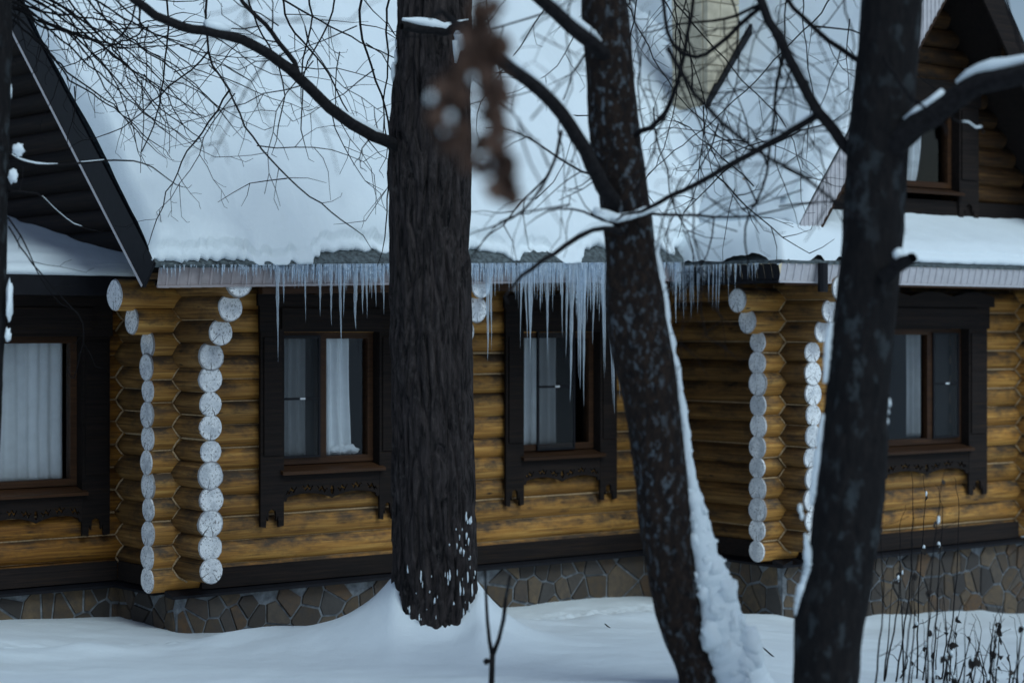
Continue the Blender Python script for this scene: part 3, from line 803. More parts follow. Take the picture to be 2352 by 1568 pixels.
# left rake board of ribbed light sheet (upright ribs)
u = WE0 + 0.01; h = 0.37
for i in range(40):
    a = WE0 + 0.005 + i * 0.063; c = a + 0.060
    if c > AU: break
    r = MB()
    for (p, q, d) in ((a, a + 0.042, 0.0), (a + 0.042, c, 0.010)):
        r.hexa([(p, -GV-.02-d, wz(p)-h), (q, -GV-.02-d, wz(q)-h), (q, -GV, wz(q)-h), (p, -GV, wz(p)-h), (p, -GV-.02-d, wz(p)+.02), (q, -GV-.02-d, wz(q)+.02), (q, -GV, wz(q)+.02), (p, -GV, wz(p)+.02)])
    r.build('rake_panel', M['metal'], wroof)
r = MB(); r.hexa([(WE0, -GV-.04, wz(WE0)-h-.03), (AU, -GV-.04, AZ-h-.03), (AU, -GV+.02, AZ-h-.03), (WE0, -GV+.02, wz(WE0)-h-.03), (WE0, -GV-.04, wz(WE0)-h), (AU, -GV-.04, AZ-h), (AU, -GV+.02, AZ-h), (WE0, -GV+.02, wz(WE0)-h)])
r.build('rake_trim', M['brown'], wroof)
r = MB(); r.hexa([(AU, -GV-.03, AZ-.45), (WE1, -GV-.03, wz(WE1)-.45), (WE1, -GV, wz(WE1)-.45), (AU, -GV, AZ-.45), (AU, -GV-.03, AZ+.02), (WE1, -GV-.03, wz(WE1)+.02), (WE1, -GV, wz(WE1)+.02), (AU, -GV, AZ+.02)])
r.build('barge_board', M['dark'], wroof)
r = MB()
for (ua, ub) in ((WE0 + .05, AU), (AU, WE1 - .05)):
    r.hexa([(ua, -GV+.01, wz(ua)-.26), (ub, -GV+.01, wz(ub)-.26), (ub, -1.45, wz(ub)-.26), (ua, -1.45, wz(ua)-.26), (ua, -GV+.01, wz(ua)-.22), (ub, -GV+.01, wz(ub)-.22), (ub, -1.45, wz(ub)-.22), (ua, -1.45, wz(ua)-.22)])
r.build('rake_soffit', M['dark'], wroof)
# gable wall of logs coloured dark for shade, upper window and base beam
GY = -1.58
UW = (7.72, 8.62, 4.40, 5.30)
def wclip(z): d = (AZ - 0.28 - z) / SL; return (AU - d, AU + d)
log_wall('wing_gable_wall', 'brown log gable, darkened for shade, above the skirt roof', 'x', GY, 5.5, 10.7, 4.36, 12, (op(UW),), joint=False, mats=[M['log_dark'], M['end']], clip=wclip)
r = MB(); r.hexa([(5.9, GY-.17, 3.90), (10.3, GY-.17, 3.90), (10.3, GY+.1, 3.90), (5.9, GY+.1, 3.90), (5.9, GY-.15, 4.26), (10.3, GY-.15, 4.26), (10.3, GY+.1, 4.26), (5.9, GY+.1, 4.26)]); r.build('gable_beam', M['dark'], house)
make_window(GY, UW, 7.5, 8.95, 4.05, 0.25, mull=None, apron=False, cornice=False)
curtain('curtain', 'pale looped curtain in the small gable window beside the rightmost trunk', 8.05, 8.30, GY + 0.08, 4.42, 5.0, 2.0, 0.02, -0.5, 8)
# carved brackets under the rake
for uu in (8.75, 9.15):
    r = MB(); cols = [(uu + 0.18 * i / 12, [(wz(uu) - 0.62 - 0.10 * abs(math.sin(i * 0.9)), wz(uu) - 0.28)]) for i in range(13)]
    strip_board(cols, -GV + 0.04, 0.03, r); r.build('carved_bracket', M['log_dark'], wroof)
# skirt roof over the wing front, hipped round the left corner
KV, KU, KZ, KT = 2.50, 5.10, 3.52, 4.0
r = MB()
r.add([(KU, -KV, KZ), (10.9, -KV, KZ), (10.9, -WV + 0.05, KT), (WU, -WV + 0.05, KT)], [(0, 1, 2, 3)])
r.add([(KU, -KV, KZ), (WU, -WV + 0.05, KT), (WU, 0.2, KT), (KU, 0.2, KZ)], [(0, 1, 2, 3)])
r.add([(KU, -KV, KZ-.03), (10.9, -KV, KZ-.03), (10.9, -WV + 0.05, KT-.03), (WU, -WV + 0.05, KT-.03)], [(3, 2, 1, 0)])
r.add([(KU, -KV, KZ-.03), (KU, -KV, KZ), (KU, 0.2, KZ), (KU, 0.2, KZ-.03)], [(0, 1, 2, 3)])
r.add([(KU, -KV, KZ-.03), (10.9, -KV, KZ-.03), (10.9, -KV, KZ), (KU, -KV, KZ)], [(0, 1, 2, 3)])
skirt = r.build('skirt_roof', M['roofing'], house)
u = KU + 0.02
while u < 9.9:
    inst('fascia_panel', pm, skirt, (u, -KV + 0.05, KZ - 0.19), (R(14), 0, 0)); u += 0.104
pm2 = panel_mesh(0.103, 0.165, 'fascia_panel', 'metal_dark')  # darker copy of the fascia metal, standing for shade on this side
y = 0.15
while y > -KV + 0.1:
    inst('fascia_panel', pm2, skirt, (KU + 0.05, y, KZ - 0.19), (R(14), 0, R(-90))); y -= 0.104
r = MB(); r.box(KU + 0.06, 10.9, -KV + 0.07, -WV, KZ - 0.20, KZ - 0.185); r.box(KU + 0.06, WU, -WV, 0.0, KZ - 0.20, KZ - 0.185); r.build('soffit', M['dark'], skirt)
r = MB(); r.box(KU + 0.1, 10.9, -KV + 0.055, -KV + 0.075, KZ - 0.235, KZ - 0.205); r.build('edge_board', M['brown'], skirt)
r = MB(); r.tube([(5.62, -KV - 0.05, KZ - 0.02), (5.62, -KV - 0.05, KZ - 0.30)], 0.05, 10); r.build('drain_spout', M['metal_dark'], skirt)
# chimney of pale blocks, dark flashing along its foot
ch = MB(); ch.box(6.38, 6.82, -0.13, 0.38, 4.0, 9.4)
chim = ch.build('chimney', M['plaster'], house)
zz = 4.6
while zz < 9.3:
    hh = rng.uniform(0.30, 0.46); sp_ = 6.36 + rng.uniform(0.15, 0.33)
    for a, c in ((6.36, sp_ - 0.006), (sp_ + 0.006, 6.84)):
        q = MB(); q.box(a, c, -0.15 - rng.uniform(0, 0.008), -0.09, zz + 0.006, zz + hh - 0.006); q.build('chimney_block', M['plaster'], chim)
    q = MB(); q.box(6.352 - rng.uniform(0, 0.008), 6.41, -0.08, 0.40, zz + 0.006, zz + hh - 0.006); q.build('chimney_block', M['plaster'], chim)
    zz += hh
fl = MB()
for a, c in ((6.32, 6.45), (6.45, 6.98)):
    fl.hexa([(a, -0.22, wz(a) - .1), (c, -0.22, wz(c) - .1), (c, -0.16, wz(c) - .1), (a, -0.16, wz(a) - .1), (a, -0.22, wz(a) + .46), (c, -0.22, wz(c) + .50), (c, -0.17, wz(c) + .50), (a, -0.17, wz(a) + .46)])
fl.build('chimney_flashing', M['metal_dark'], chim)

# ------------------------------------------------------------------ snow on the roofs
def snow_sheet(name, label, base, u0, u1, s_of, s1, thick, du, ds, lip=True, side0=0.06, side1=0.06, seed=0.0):
    """base(u,s,h) -> house point; s_of(u) start of the snow; closed rolling front edge"""
    m = MB(); nu = int((u1 - u0) / du)
    cols = []
    for i in range(nu + 1):
        u = u0 + (u1 - u0) * i / nu; sa = s_of(u)
        e = min(1.0, (u - u0 + 0.006) / side0 if side0 else 1, (u1 - u + 0.006) / side1 if side1 else 1)
        e = math.sqrt(max(0.0, 1 - (1 - e) ** 2))
        T0 = thick(u, sa, sa)
        prof = [(sa + 0.015, 0.0), (sa - 0.012, 0.22 * T0), (sa - 0.010, 0.5 * T0), (sa + 0.012, 0.74 * T0), (sa + 0.045, 0.90 * T0), (sa + 0.09, T0)]
        k = max(3, int((s1 - sa - 0.09) / ds))
        for j in range(1, 41):
            t = j / 40; s = sa + 0.09 + (s1 - sa - 0.09) * t ** 1.7
            prof.append((s, thick(u, s, sa)))
        cols.append([base(u, s, h_ * e) for s, h_ in prof])
    n = len(cols[0])
    for c in cols: m.v += [tuple(q) for q in c]
    for i in range(nu):
        for j in range(n - 1):
            m.f.append((i*n+j, (i+1)*n+j, (i+1)*n+j+1, i*n+j+1)); m.m.append(0)
    o = m.build(name, M['snow'], None, True); o.matrix_world = HM
    return tag(o, label, 'snow', kind='stuff')
def lump(u, seed): return fbm(u * 2.3, seed, 0.5, 5)
def s_main(u):
    # right up to the eave at the left corner, drawn back from the edge further right, with hanging tongues
    back = 0.115 * sstep(0.45, 1.0, u + 0.25 * noise.noise(Vector((u * 3, 8, 0)))) + 0.05 * sstep(3.2, 4.0, u) - 0.10 * sstep(3.4, 3.6, u) * (1 - sstep(3.75, 3.95, u))
    w = 0.05 * noise.noise(Vector((u * 2.1, 2.0, 3))) + 0.05 * noise.noise(Vector((u * 9.0, 2.0, 0))) + 0.03 * noise.noise(Vector((u * 23.0, 5.0, 0))) + 0.014 * noise.noise(Vector((u * 61.0, 5.0, 0)))
    tongue = 0
    for c, wd, a in ((0.16, 0.05, 0.10), (0.36, 0.07, 0.12), (0.56, 0.05, 0.19), (0.60, 0.07, 0.16), (1.95, 0.03, 0.05), (2.95, 0.12, 0.15), (3.62, 0.14, 0.18), (4.6, 0.1, 0.1), (5.0, 0.06, 0.12), (5.3, 0.05, 0.1)):
        tongue = max(tongue, a * math.exp(-((u - c) / wd) ** 2))
    return max(-0.05, back + w - tongue)
def t_main(u, s, sa):
    sa = 0.14 * sstep(0.2, 1.2, u) - 0.02
    return max(0.02, (0.06 + 0.21 * (1 - math.exp(-max(0, s - sa) / 0.28)) * 1.0 + 0.085 * fbm(u * 0.8, s * 0.9, 2.0) + 0.040 * fbm(u * 2.7, s * 1.6, 9.0, 3) * (1 - 0.5 * sstep(0, 2, s)) + 0.012 * noise.noise(Vector((u * 11, s * 11, 3)))) * 1.0)
snow_sheet('roof_snow', 'thick unbroken snow blanket on the main roof above the icicles', lambda u, s, h: roofp(u, s, h + 0.012), RU0 - 0.02, 7.2, s_main, RS, t_main, 0.018, 0.1, side0=0.10, side1=0.2)
# lean-to snow
snow_sheet('lean_to_snow', 'snow on the low lean to roof at the left edge below the dark gable', lambda u, s, h: lp(u, s, h + 0.003), -3.7, -0.06, lambda u: -0.01 + 0.02 * noise.noise(Vector((u * 5, 1, 0))), 3.6,
           lambda u, s, sa: 0.10 + 0.05 * sstep(0, 0.4, s) + 0.03 * fbm(u, s, 4), 0.05, 0.2, side0=0.1, side1=0.0)
# wing: left slope (s measured up the slope from the eave, u along the ridge)
def wl_(a, s, h):
    uu = WE0 + s / nrm - h * SL / nrm; return (uu, a, wz(WE0) + s * SL / nrm + h / nrm)
snow_sheet('wing_roof_snow', 'snow blanket on the steep left slope of the wing gable around the chimney', wl_, -GV - 0.01, 5.8, lambda a: 0.0 + 0.05 * noise.noise(Vector((a * 4, 7, 0))), nrm * (AU - WE0) + 0.05,
           lambda a, s, sa: 0.06 + 0.12 * sstep(-GV, -GV + 0.5, a) + 0.05 * sstep(0.0, 0.4, s) + 0.03 * fbm(a, s, 14), 0.05, 0.2, side0=0.10, side1=0.0)
def wr_(a, s, h):
    uu = WE1 - s / nrm + h * SL / nrm; return (uu, a, wz(WE1) + s * SL / nrm + h / nrm)
snow_sheet('wing_back_snow', 'strip of snow on the far right slope of the wing gable at the right edge', wr_, -GV - 0.01, 5.8, lambda a: 0.0, nrm * (WE1 - AU) + 0.05, lambda a, s, sa: 0.14 + 0.03 * fbm(a, s, 19), 0.1, 0.2)
sk = math.atan2(KT - KZ, KV - WV + 0.05)
def sk_(u, s, h): return (u, -KV + s * math.cos(sk) - h * math.sin(sk), KZ + s * math.sin(sk) + h * math.cos(sk))
snow_sheet('skirt_snow', 'snow strip on the low skirt roof between the right window and the gable', sk_, 6.05, 10.9, lambda u: 0.02 + 0.03 * noise.noise(Vector((u * 4, 3, 0))) + 0.012 * noise.noise(Vector((u * 15, 3, 0))), 1.02,
           lambda u, s, sa: 0.09 + 0.05 * sstep(0, 0.3, s) + 0.02 * fbm(u * 1.5, s, 24), 0.03, 0.1, side0=0.12, side1=0)
def valley_top(u, v):
    if u > 6.72 and v > 1.3: return None
    z = []
    if v < 1.0: z.append(ez(u) + (EV - v) * math.tan(PIT) + 0.34)
    if u > WE0 - 0.02 and v < GV - 0.12: z.append(wz(u) + 0.26)
    if u > KU - 1e-6 and v < KV + 1e-6:
        a = KZ + (KT - KZ) * min(1.3, (u - KU) / (WU - KU)); c = KZ + (KT - KZ) * (KV - v) / (KV - WV); kk = 0.07
        w = 0.05 * noise.noise(Vector((u * 4, v * 4, 3))) + 0.03 * noise.noise(Vector((u * 13, v * 13, 3)))
        e = max(0.0, min(1.0, (KV - v) / 0.20 + w, (u - KU) / 0.20 + w)); e = math.sqrt(1 - (1 - e) ** 2)
        z.append(-kk * math.log(math.exp(-a / kk) + math.exp(-c / kk)) + 0.045 + 0.25 * e)
    if not z: return None
    k = 0.20; m_ = max(z)
    return m_ + k * math.log(sum(math.exp((q - m_) / k) for q in z)) - 0.045 + 0.03 * fbm(u * 1.5, v * 1.5, 44) - 0.15 * sstep(6.1, 6.7, u) * sstep(1.2, 1.6, v)
m = MB(); gu = [4.6 + 0.05 * i for i in range(53)]; gv = [2.50 - 0.05 * i for i in range(87)]; idx = {}
for i, u in enumerate(gu):
    for j, v in enumerate(gv):
        z = valley_top(u, v)
        if z is not None: idx[(i, j)] = len(m.v); m.v.append((u, -v, z))
for i in range(len(gu) - 1):
    for j in range(len(gv) - 1):
        q = [idx.get(p) for p in ((i, j), (i + 1, j), (i + 1, j + 1), (i, j + 1))]
        if None not in q and max(m.v[k][2] for k in q) - min(m.v[k][2] for k in q) < 0.22: m.f.append(tuple(q)); m.m.append(0)
o = m.build('valley_snow', M['snow'], None, True); o.matrix_world = HM
tag(o, 'smooth snow drift filling the valley between main roof and wing gable', 'snow', kind='stuff')
# ------------------------------------------------------------------ icicles
def icicle_mesh(seed):
    rg = random.Random(seed); m = MB(); n = 15; sd_ = 7
    for i in range(n + 1):
        t = i / n; rr = (1 - t) ** (0.7 + 0.1 * seed) * (1 + 0.24 * math.sin(t * 26 + seed) * (1 - t * 0.4)) + 0.03
        if i == n: rr = 0.02
        ox = 0.5 * (noise.noise(Vector((t * 2.0, seed, 0)))) * t; oy = 0.5 * noise.noise(Vector((t * 2, seed, 7))) * t
        for k in range(sd_):
            a = 6.283 * k / sd_; m.v.append((ox + rr * math.cos(a), oy + rr * math.sin(a), -t))
    for i in range(n):
        for k in range(sd_):
            k2 = (k + 1) % sd_; m.f.append((i*sd_+k, i*sd_+k2, (i+1)*sd_+k2, (i+1)*sd_+k)); m.m.append(0)
    m.f.append(tuple(range(sd_))); m.m.append(0)
    return m.mesh('icicle', M['ice'], True)
ims = [icicle_mesh(i + 1) for i in range(6)]
def icicle(p, L, w, label, group=None):
    o = inst('icicle', ims[rng.randrange(6)], None, p, (rng.uniform(-.03, .03), rng.uniform(-.03, .03), rng.uniform(0, 6.3)), (w, w, L))
    tag(o, label, 'icicle', group); return o
def eave_at(u, off=0.0): return H(u, EV + 0.025 + off, ez(u) - 0.02)
longs = [(637,825,9),(651,690,6),(700,735,5),(735,721,9),(760,742,7),(780,803,7),(792,723,6),(815,751,12),(832,716,8),(841,726,8),(862,700,6),(880,717,6),
         (1120,823,11),(1127,803,8),(1198,797,6),(1205,784,5),(1213,797,8),(1221,824,11),(1256,832,11),(1290,770,7),(1304,819,9),(1315,921,13),(1328,867,9),(1333,892,9),(1341,930,14),
         (1366,790,7),(1383,865,9),(1389,852,8),(1399,925,13),(1406,948,9),(1416,915,7),(1551,741,8),(1563,708,6),(1570,732,7),(1591,735,8),(1645,707,8)]
special = {637: 'long single icicle left of the window, hanging in front of its left casing', 780: 'clear icicle in front of the curtained window half, reaching below its top',
           815: 'thick tapering icicle above the right casing of the curtained window', 1120: 'paired icicle just right of the furrowed trunk, the longer one', 1256: 'icicle hanging in front of the middle screen of the second window',
           1341: 'heavy long icicle in front of the right side of the second window', 1315: 'long icicle beside the heaviest one in front of the second window',
           1399: 'thick icicle beside the leaning spotted trunk', 1406: 'lowest reaching icicle, right beside the leaning spotted trunk', 1591: 'longest icicle right of the leaning spotted trunk', 1645: 'right end icicle of the group right of the leaning spotted trunk'}
ORD = ['first', 'second', 'third', 'fourth', 'fifth', 'sixth', 'seventh', 'eighth', 'ninth', 'tenth', 'eleventh', 'twelfth', 'thirteenth', 'fourteenth', 'fifteenth', 'sixteenth', 'seventeenth', 'eighteenth', 'nineteenth', 'twentieth']
def zone_label(px):
    zones = ((0, 1000, 'left of the furrowed trunk'), (1000, 1480, 'between the furrowed and leaning trunks'), (1480, 3000, 'right of the leaning trunk'))
    for a, c, t in zones:
        if a <= px < c: return 'long icicle, %s from the left of the long ones %s' % (ORD[[q[0] for q in longs if a <= q[0] < c].index(px)], t)
for px, py, w in longs:
    v_ = EV + 0.025; u = on_front(px, v_); p = eave_at(u)
    L = (py - 603) / FPX * p.y * 1.0
    icicle(p, L + 0.01, w * 0.0017 + 0.006, special.get(px) or zone_label(px), 'long icicles under the main eave')
def env(px):
    """typical and longest icicle tip below the eave (picture rows) along the eave"""
    if px < 560: return 26, 45, 0.35
    if px < 640: return 45, 70, 0.6
    if px < 760: return 55, 105, 0.9
    if px < 900: return 70, 130, 1.0
    if px < 1085: return 80, 150, 1.0
    if px < 1190: return 75, 130, 1.0
    if px < 1300: return 90, 160, 1.0
    if px < 1420: return 145, 230, 1.0
    if px < 1500: return 100, 200, 1.0
    return 60, 115, 0.9
cnt = 0; px = 372.0; fr_ = MB()
def fringe(p, L, w):
    n = 5; sd_ = 5; b = len(fr_.v); a0 = rng.uniform(0, 6)
    for i in range(n + 1):
        t = i / n; rr = w * ((1 - t) ** 0.8 + 0.05) * (1 + 0.2 * math.sin(9 * t + a0))
        for k in range(sd_):
            a = 6.283 * k / sd_; fr_.v.append((p.x + rr * math.cos(a), p.y + rr * math.sin(a), p.z - L * t))
    for i in range(n):
        for k in range(sd_):
            k2 = (k + 1) % sd_; fr_.f.append((b+i*sd_+k, b+i*sd_+k2, b+(i+1)*sd_+k2, b+(i+1)*sd_+k)); fr_.m.append(0)
while px < 1560:
    ty, mx, dens = env(px)
    clump = max(0.25, 0.75 + 1.3 * noise.noise(Vector((px * 0.024, 3, 0))) + 0.5 * noise.noise(Vector((px * 0.11, 9, 0))))
    if rng.random() < dens:
        u = on_front(px, EV + 0.025)
        if u < 5.05:
            p = eave_at(u, rng.uniform(-0.02, 0.03)); L = ty * clump * rng.uniform(0.55, 1.25) / FPX * p.y
            if cnt < 240 and L > 0.20 and rng.random() < 0.72:
                icicle(p, L, rng.uniform(0.005, 0.013), 'slender icicle in the dense row under the main eave', 'slender icicles in the row under the main eave'); cnt += 1
            else: fringe(p, L, rng.uniform(0.006, 0.012))
    for q in range(3 if px > 640 else (2 if px > 560 else 1)):
        if rng.random() < dens * 0.95:
            u = on_front(px + rng.uniform(-3, 3), EV + 0.02)
            if u < 5.05: fringe(eave_at(u, rng.uniform(-0.03, 0.03)), rng.uniform(0.04, 0.22 if px > 640 else 0.11) * min(1.2, clump), rng.uniform(0.004, 0.010))
    px += rng.uniform(2.2, 4.6) * (0.6 if 1190 < px < 1500 else 0.85)
# along the return eave of the skirt roof
y = -0.9
while y > -KV + 0.25:
    if y > -1.9: k = 1.0
    else: k = 0.4
    p = H(KU - 0.01 + rng.uniform(-.02, .02), -y, KZ - 0.02)
    if rng.random() < 0.75 * k + 0.15: fringe(p, rng.uniform(0.08, 0.30) * (0.55 + 0.45 * k), rng.uniform(0.004, 0.010))
    if rng.random() < 0.35 * k: icicle(p, rng.uniform(0.25, 0.5) * k, rng.uniform(0.008, 0.014), 'thin icicle under the short eave beside the right wing corner', 'thin icicles under the short eave at the wing corner')
    y -= rng.uniform(0.012, 0.032)
tag(fr_.build('icicle_fringe', M['ice'], None, True), 'dense fringe of tiny icicles and ice film along the eave', 'icicles', kind='stuff')

# ------------------------------------------------------------------ trees
def trunk_mesh(path, sides, rows_per_m, amp, furrow=False, seed=0.0, zfine=(0.0, 5.7)):
    """path: [(Vector centre, radius)] from the root up"""
    m = MB()
    # resample with a smooth spline
    pts = []
    n = len(path)
    for i in range(n - 1):
        p0, p1, p2, p3 = path[max(0, i-1)], path[i], path[i+1], path[min(n-1, i+2)]
        L = (p2[0] - p1[0]).length; k = max(1, int(L * (rows_per_m if p1[0].z < zfine[1] else 6)))
        for j in range(k):
            t = j / k
            def cr(a, b, c, d): return 0.5 * ((2*b) + (-a + c)*t + (2*a - 5*b + 4*c - d)*t*t + (-a + 3*b - 3*c + d)*t*t*t)
            pts.append((Vector([cr(p0[0][q], p1[0][q], p2[0][q], p3[0][q]) for q in range(3)]), cr(p0[1], p1[1], p2[1], p3[1])))
    pts.append(path[-1])
    for c, r in pts:
        for k in range(sides):
            a = 6.28318 * k / sides
            if furrow:
                tw = a + 0.10 * c.z + 0.05 * noise.noise(Vector((c.z * 1.1, seed, a)))
                q = Vector((math.cos(tw) * r * 13, math.sin(tw) * r * 13, c.z * 2.1 + seed))
                q2 = q + Vector((0.35, 0.2, 0)) * noise.noise(Vector((q.x * 0.3, q.y * 0.3, c.z * 2.2)))
                rd = min(1.0, abs(noise.noise(q2)) * 3.4)
                fine = noise.noise(Vector((math.cos(tw) * r * 52, math.sin(tw) * r * 52, c.z * 4.0)))
                rr = r + amp * (rd - 0.75) + amp * 0.30 * fine + 0.010 * noise.noise(Vector((math.cos(a) * 1.5, math.sin(a) * 1.5, c.z * 0.8)))
            else:
                q = Vector((math.cos(a) * r * 9, math.sin(a) * r * 9, c.z * 3 + seed))
                rr = r + amp * (noise.noise(q) + 0.5 * noise.noise(q * 2.7)) + 0.02 * r * 6 * noise.noise(Vector((math.cos(a), math.sin(a), c.z * 0.7 + seed))) * 0.4
            m.v.append((c.x + rr * math.cos(a), c.y + rr * math.sin(a), c.z))
    n = len(pts)
    for i in range(n - 1):
        for k in range(sides):
            k2 = (k + 1) % sides; m.f.append((i*sides+k, i*sides+k2, (i+1)*sides+k2, (i+1)*sides+k)); m.m.append(0)
    return m
def tree(name, label, base):
    t = empty(name, base); return tag(t, label, 'tree')
def part(tr, mb, name, m, smooth=True, kind=None, label=None):
    o = mb.build(name, m, tr, smooth)
    o.matrix_parent_inverse = tr.matrix_basis.inverted()
    if kind: o['kind'] = kind
    if label: o['label'] = label
    return o
# twigs -----------------------------------------------------------------------
def twig_line(mb, pts, r0, r1, sides=5):
    n = len(pts); mb.tube(pts, [r0 + (r1 - r0) * i / (n - 1) for i in range(n)], sides, cap=False)
def grow(mb, p, d, L, r, lvl, rg, droop=0.25, flat=0.45):
    """a twig with short zigzag internodes and side shoots"""
    st = max(0.035, 0.055 + 0.03 * lvl); n = max(2, int(L / st)); pts = [p.copy()]; d = d.normalized()
    for i in range(n):
        j = Vector((rg.uniform(-1, 1), rg.uniform(-1, 1) * flat, rg.uniform(-1, 1))) * 0.33
        d = (d + j + Vector((0, 0, -droop * 0.12))).normalized()
        p = p + d * (L / n); pts.append(p.copy())
        if lvl > 0 and i > 0 and rg.random() < 0.60:
            s = 1 if (i % 2) else -1
            side = d.cross(Vector((0, 1, 0)))
            if side.length < 0.1: side = Vector((1, 0, 0))
            side.normalize()
            nd = (d * rg.uniform(0.5, 0.9) + side * s * rg.uniform(0.5, 1.0) + Vector((0, rg.uniform(-.5, .5) * flat * 2, 0))).normalized()
            grow(mb, p, nd, L * rg.uniform(0.25, 0.5) * (1 - 0.45 * i / n), r * 0.60, lvl - 1, rg, droop, flat)
    twig_line(mb, pts, r, max(0.0017, r * 0.45))
def stem(mb, px, r0, r1, rg, lvl=2, dens=1.0, len_=0.8, wob=0.012, tail=True, skip=0):
    """a hand placed stem through given points with procedural shoots"""
    pts = []
    for i in range(len(px) - 1):
        a, c = px[i], px[i+1]; k = max(2, int((c - a).length / 0.09))
        for j in range(k): pts.append(a.lerp(c, j / k))
    pts.append(px[-1])
    # relax the corners, then wobble
    for _ in range(2): pts = [pts[0]] + [(pts[i-1] + pts[i] * 2 + pts[i+1]) / 4 for i in range(1, len(pts) - 1)] + [pts[-1]]
    pts = [p + Vector((rg.uniform(-1, 1), rg.uniform(-1, 1), rg.uniform(-1, 1))) * wob for p in pts]
    n = len(pts); rad = [r0 + (r1 - r0) * i / (n - 1) for i in range(n)]
    mb.tube(pts, rad, 7 if r0 > 0.012 else 5, cap=False)
    if lvl:
        for i in range(1 + skip, n - 1):
            if rg.random() < 0.34 * dens:
                d = (pts[i+1] - pts[i-1]).normalized(); s = rg.choice((-1, 1))
                side = d.cross(Vector((0, 1, 0)))
                if side.length < 0.1: side = Vector((1, 0, 0))
                side.normalize()
                nd = (d * rg.uniform(0.35, 0.9) + side * s * rg.uniform(0.5, 1.0) + Vector((0, rg.uniform(-.5, .5), 0))).normalized()
                grow(mb, pts[i], nd, len_ * rg.uniform(0.35, 1.0) * (1 - 0.4 * i / n), min(0.0065, rad[i] * 0.55), lvl - 1, rg)
        if tail: grow(mb, pts[-1], pts[-1] - pts[-2], len_ * 0.4, r1, 1, rg)
    return pts
def ppts(lst, Y0, Y1=None):
    Y1 = Y1 if Y1 is not None else Y0; n = len(lst)
    return [pt(x, y, Y0 + (Y1 - Y0) * i / (n - 1)) for i, (x, y) in enumerate(lst)]
def limb_snow(sm, pts, r, off, rg, a=0.0, b=1.0):
    n = len(pts); q = []; rad = []
    for i in range(n):
        t = i / (n - 1)
        if a <= t <= b:
            q.append(pts[i] + Vector((0, 0, off))); k = (t - a) / max(1e-6, b - a)
            rad.append(max(0.004, r * math.sin(math.pi * min(1, max(0.04, k * 0.92 + 0.04))) ** 0.5 * (0.75 + 0.6 * noise.noise(q[-1] * 4.0) + rg.uniform(-.08, .08))))
    if len(q) > 1: sm.tube(q, rad, 9)
bsnow = MB()
# --- tree 1: big furrowed trunk -------------------------------------------------
Y1 = T1Y
p1 = [(1003, 1475, 98), (1000, 1400, 97), (998, 1250, 95), (996, 1100, 94), (993, 900, 93), (990, 700, 91), (988, 500, 92), (986, 330, 95), (990, 200, 86), (996, 60, 85), (1000, -100, 82), (1002, -500, 66)]
path1 = [(pt(x, y, Y1), w / FPX * Y1) for x, y, w in p1]
path1 = [(Vector((path1[0][0].x, Y1, -0.3)), path1[0][1] * 1.08)] + path1
t1 = tree('furrowed_tree', 'massive dark tree trunk with deeply furrowed bark standing in a snow drift', (path1[0][0].x, Y1, 0.2))
part(t1, trunk_mesh(path1, 240, 50, 0.034, True, 3.0), 'trunk', M['bark_rough'])
def up_from(path, z):                              # a point on the trunk axis at height z
    for (a, _), (c, _) in zip(path[:-1], path[1:]):
        if a.z <= z <= c.z: return a.lerp(c, (z - a.z) / (c.z - a.z))
    return path[-1][0].copy()
rg = random.Random(5)
lb = MB(); pl = stem(lb, ppts([(915, 338), (880, 322), (838, 303), (780, 268), (715, 205), (640, 138), (560, 88), (470, 72), (390, 55), (330, 20), (262, -40)], 15.6, 14.0), 0.050, 0.030, rg, 2, 0.35, 0.7, 0.006)
part(t1, lb, 'branch', M['bark_limb'])
limb_snow(bsnow, pl, 0.035, 0.045, rg, 0.05, 0.25); limb_snow(bsnow, pl, 0.05, 0.05, rg, 0.60, 0.72)
lb = MB(); pl = stem(lb, ppts([(700, 190), (660, 120), (610, 60), (560, 10), (520, -40)], 15.0, 15.2), 0.022, 0.014, rg, 2, 0.8, 0.7); part(t1, lb, 'branch', M['bark_limb'])
# stub with snow crossing the front of the trunk
lb = MB(); q = ppts([(1075, 60), (1020, 78), (970, 66), (925, 60)], 15.35, 15.05); stem(lb, q, 0.05, 0.028, rg, 0); part(t1, lb, 'branch', M['bark_limb'])
limb_snow(bsnow, [a.lerp(c, k / 5) for a, c in zip(q[:-1], q[1:]) for k in range(5)] + [q[-1]], 0.050, 0.05, rg)
bsnow.blob(pt(1062, 92, 15.2), 0.075, seg=12, rings=8, jit=0.5, sc=(0.8, 0.7, 1.1)); bsnow.tube([pt(1050, 95, 15.2), pt(1048, 120, 15.2), pt(1046, 145, 15.2)], [0.04, 0.026, 0.008], 8)
for x, y in ((915, 100), (913, 130), (907, 165), (910, 250), (912, 275)): bsnow.blob(pt(x - 3, y, Y1 - 0.05), rng.uniform(0.03, 0.05), seg=10, rings=7, jit=0.6, sc=(0.45, 0.6, rng.uniform(0.8, 1.9)))
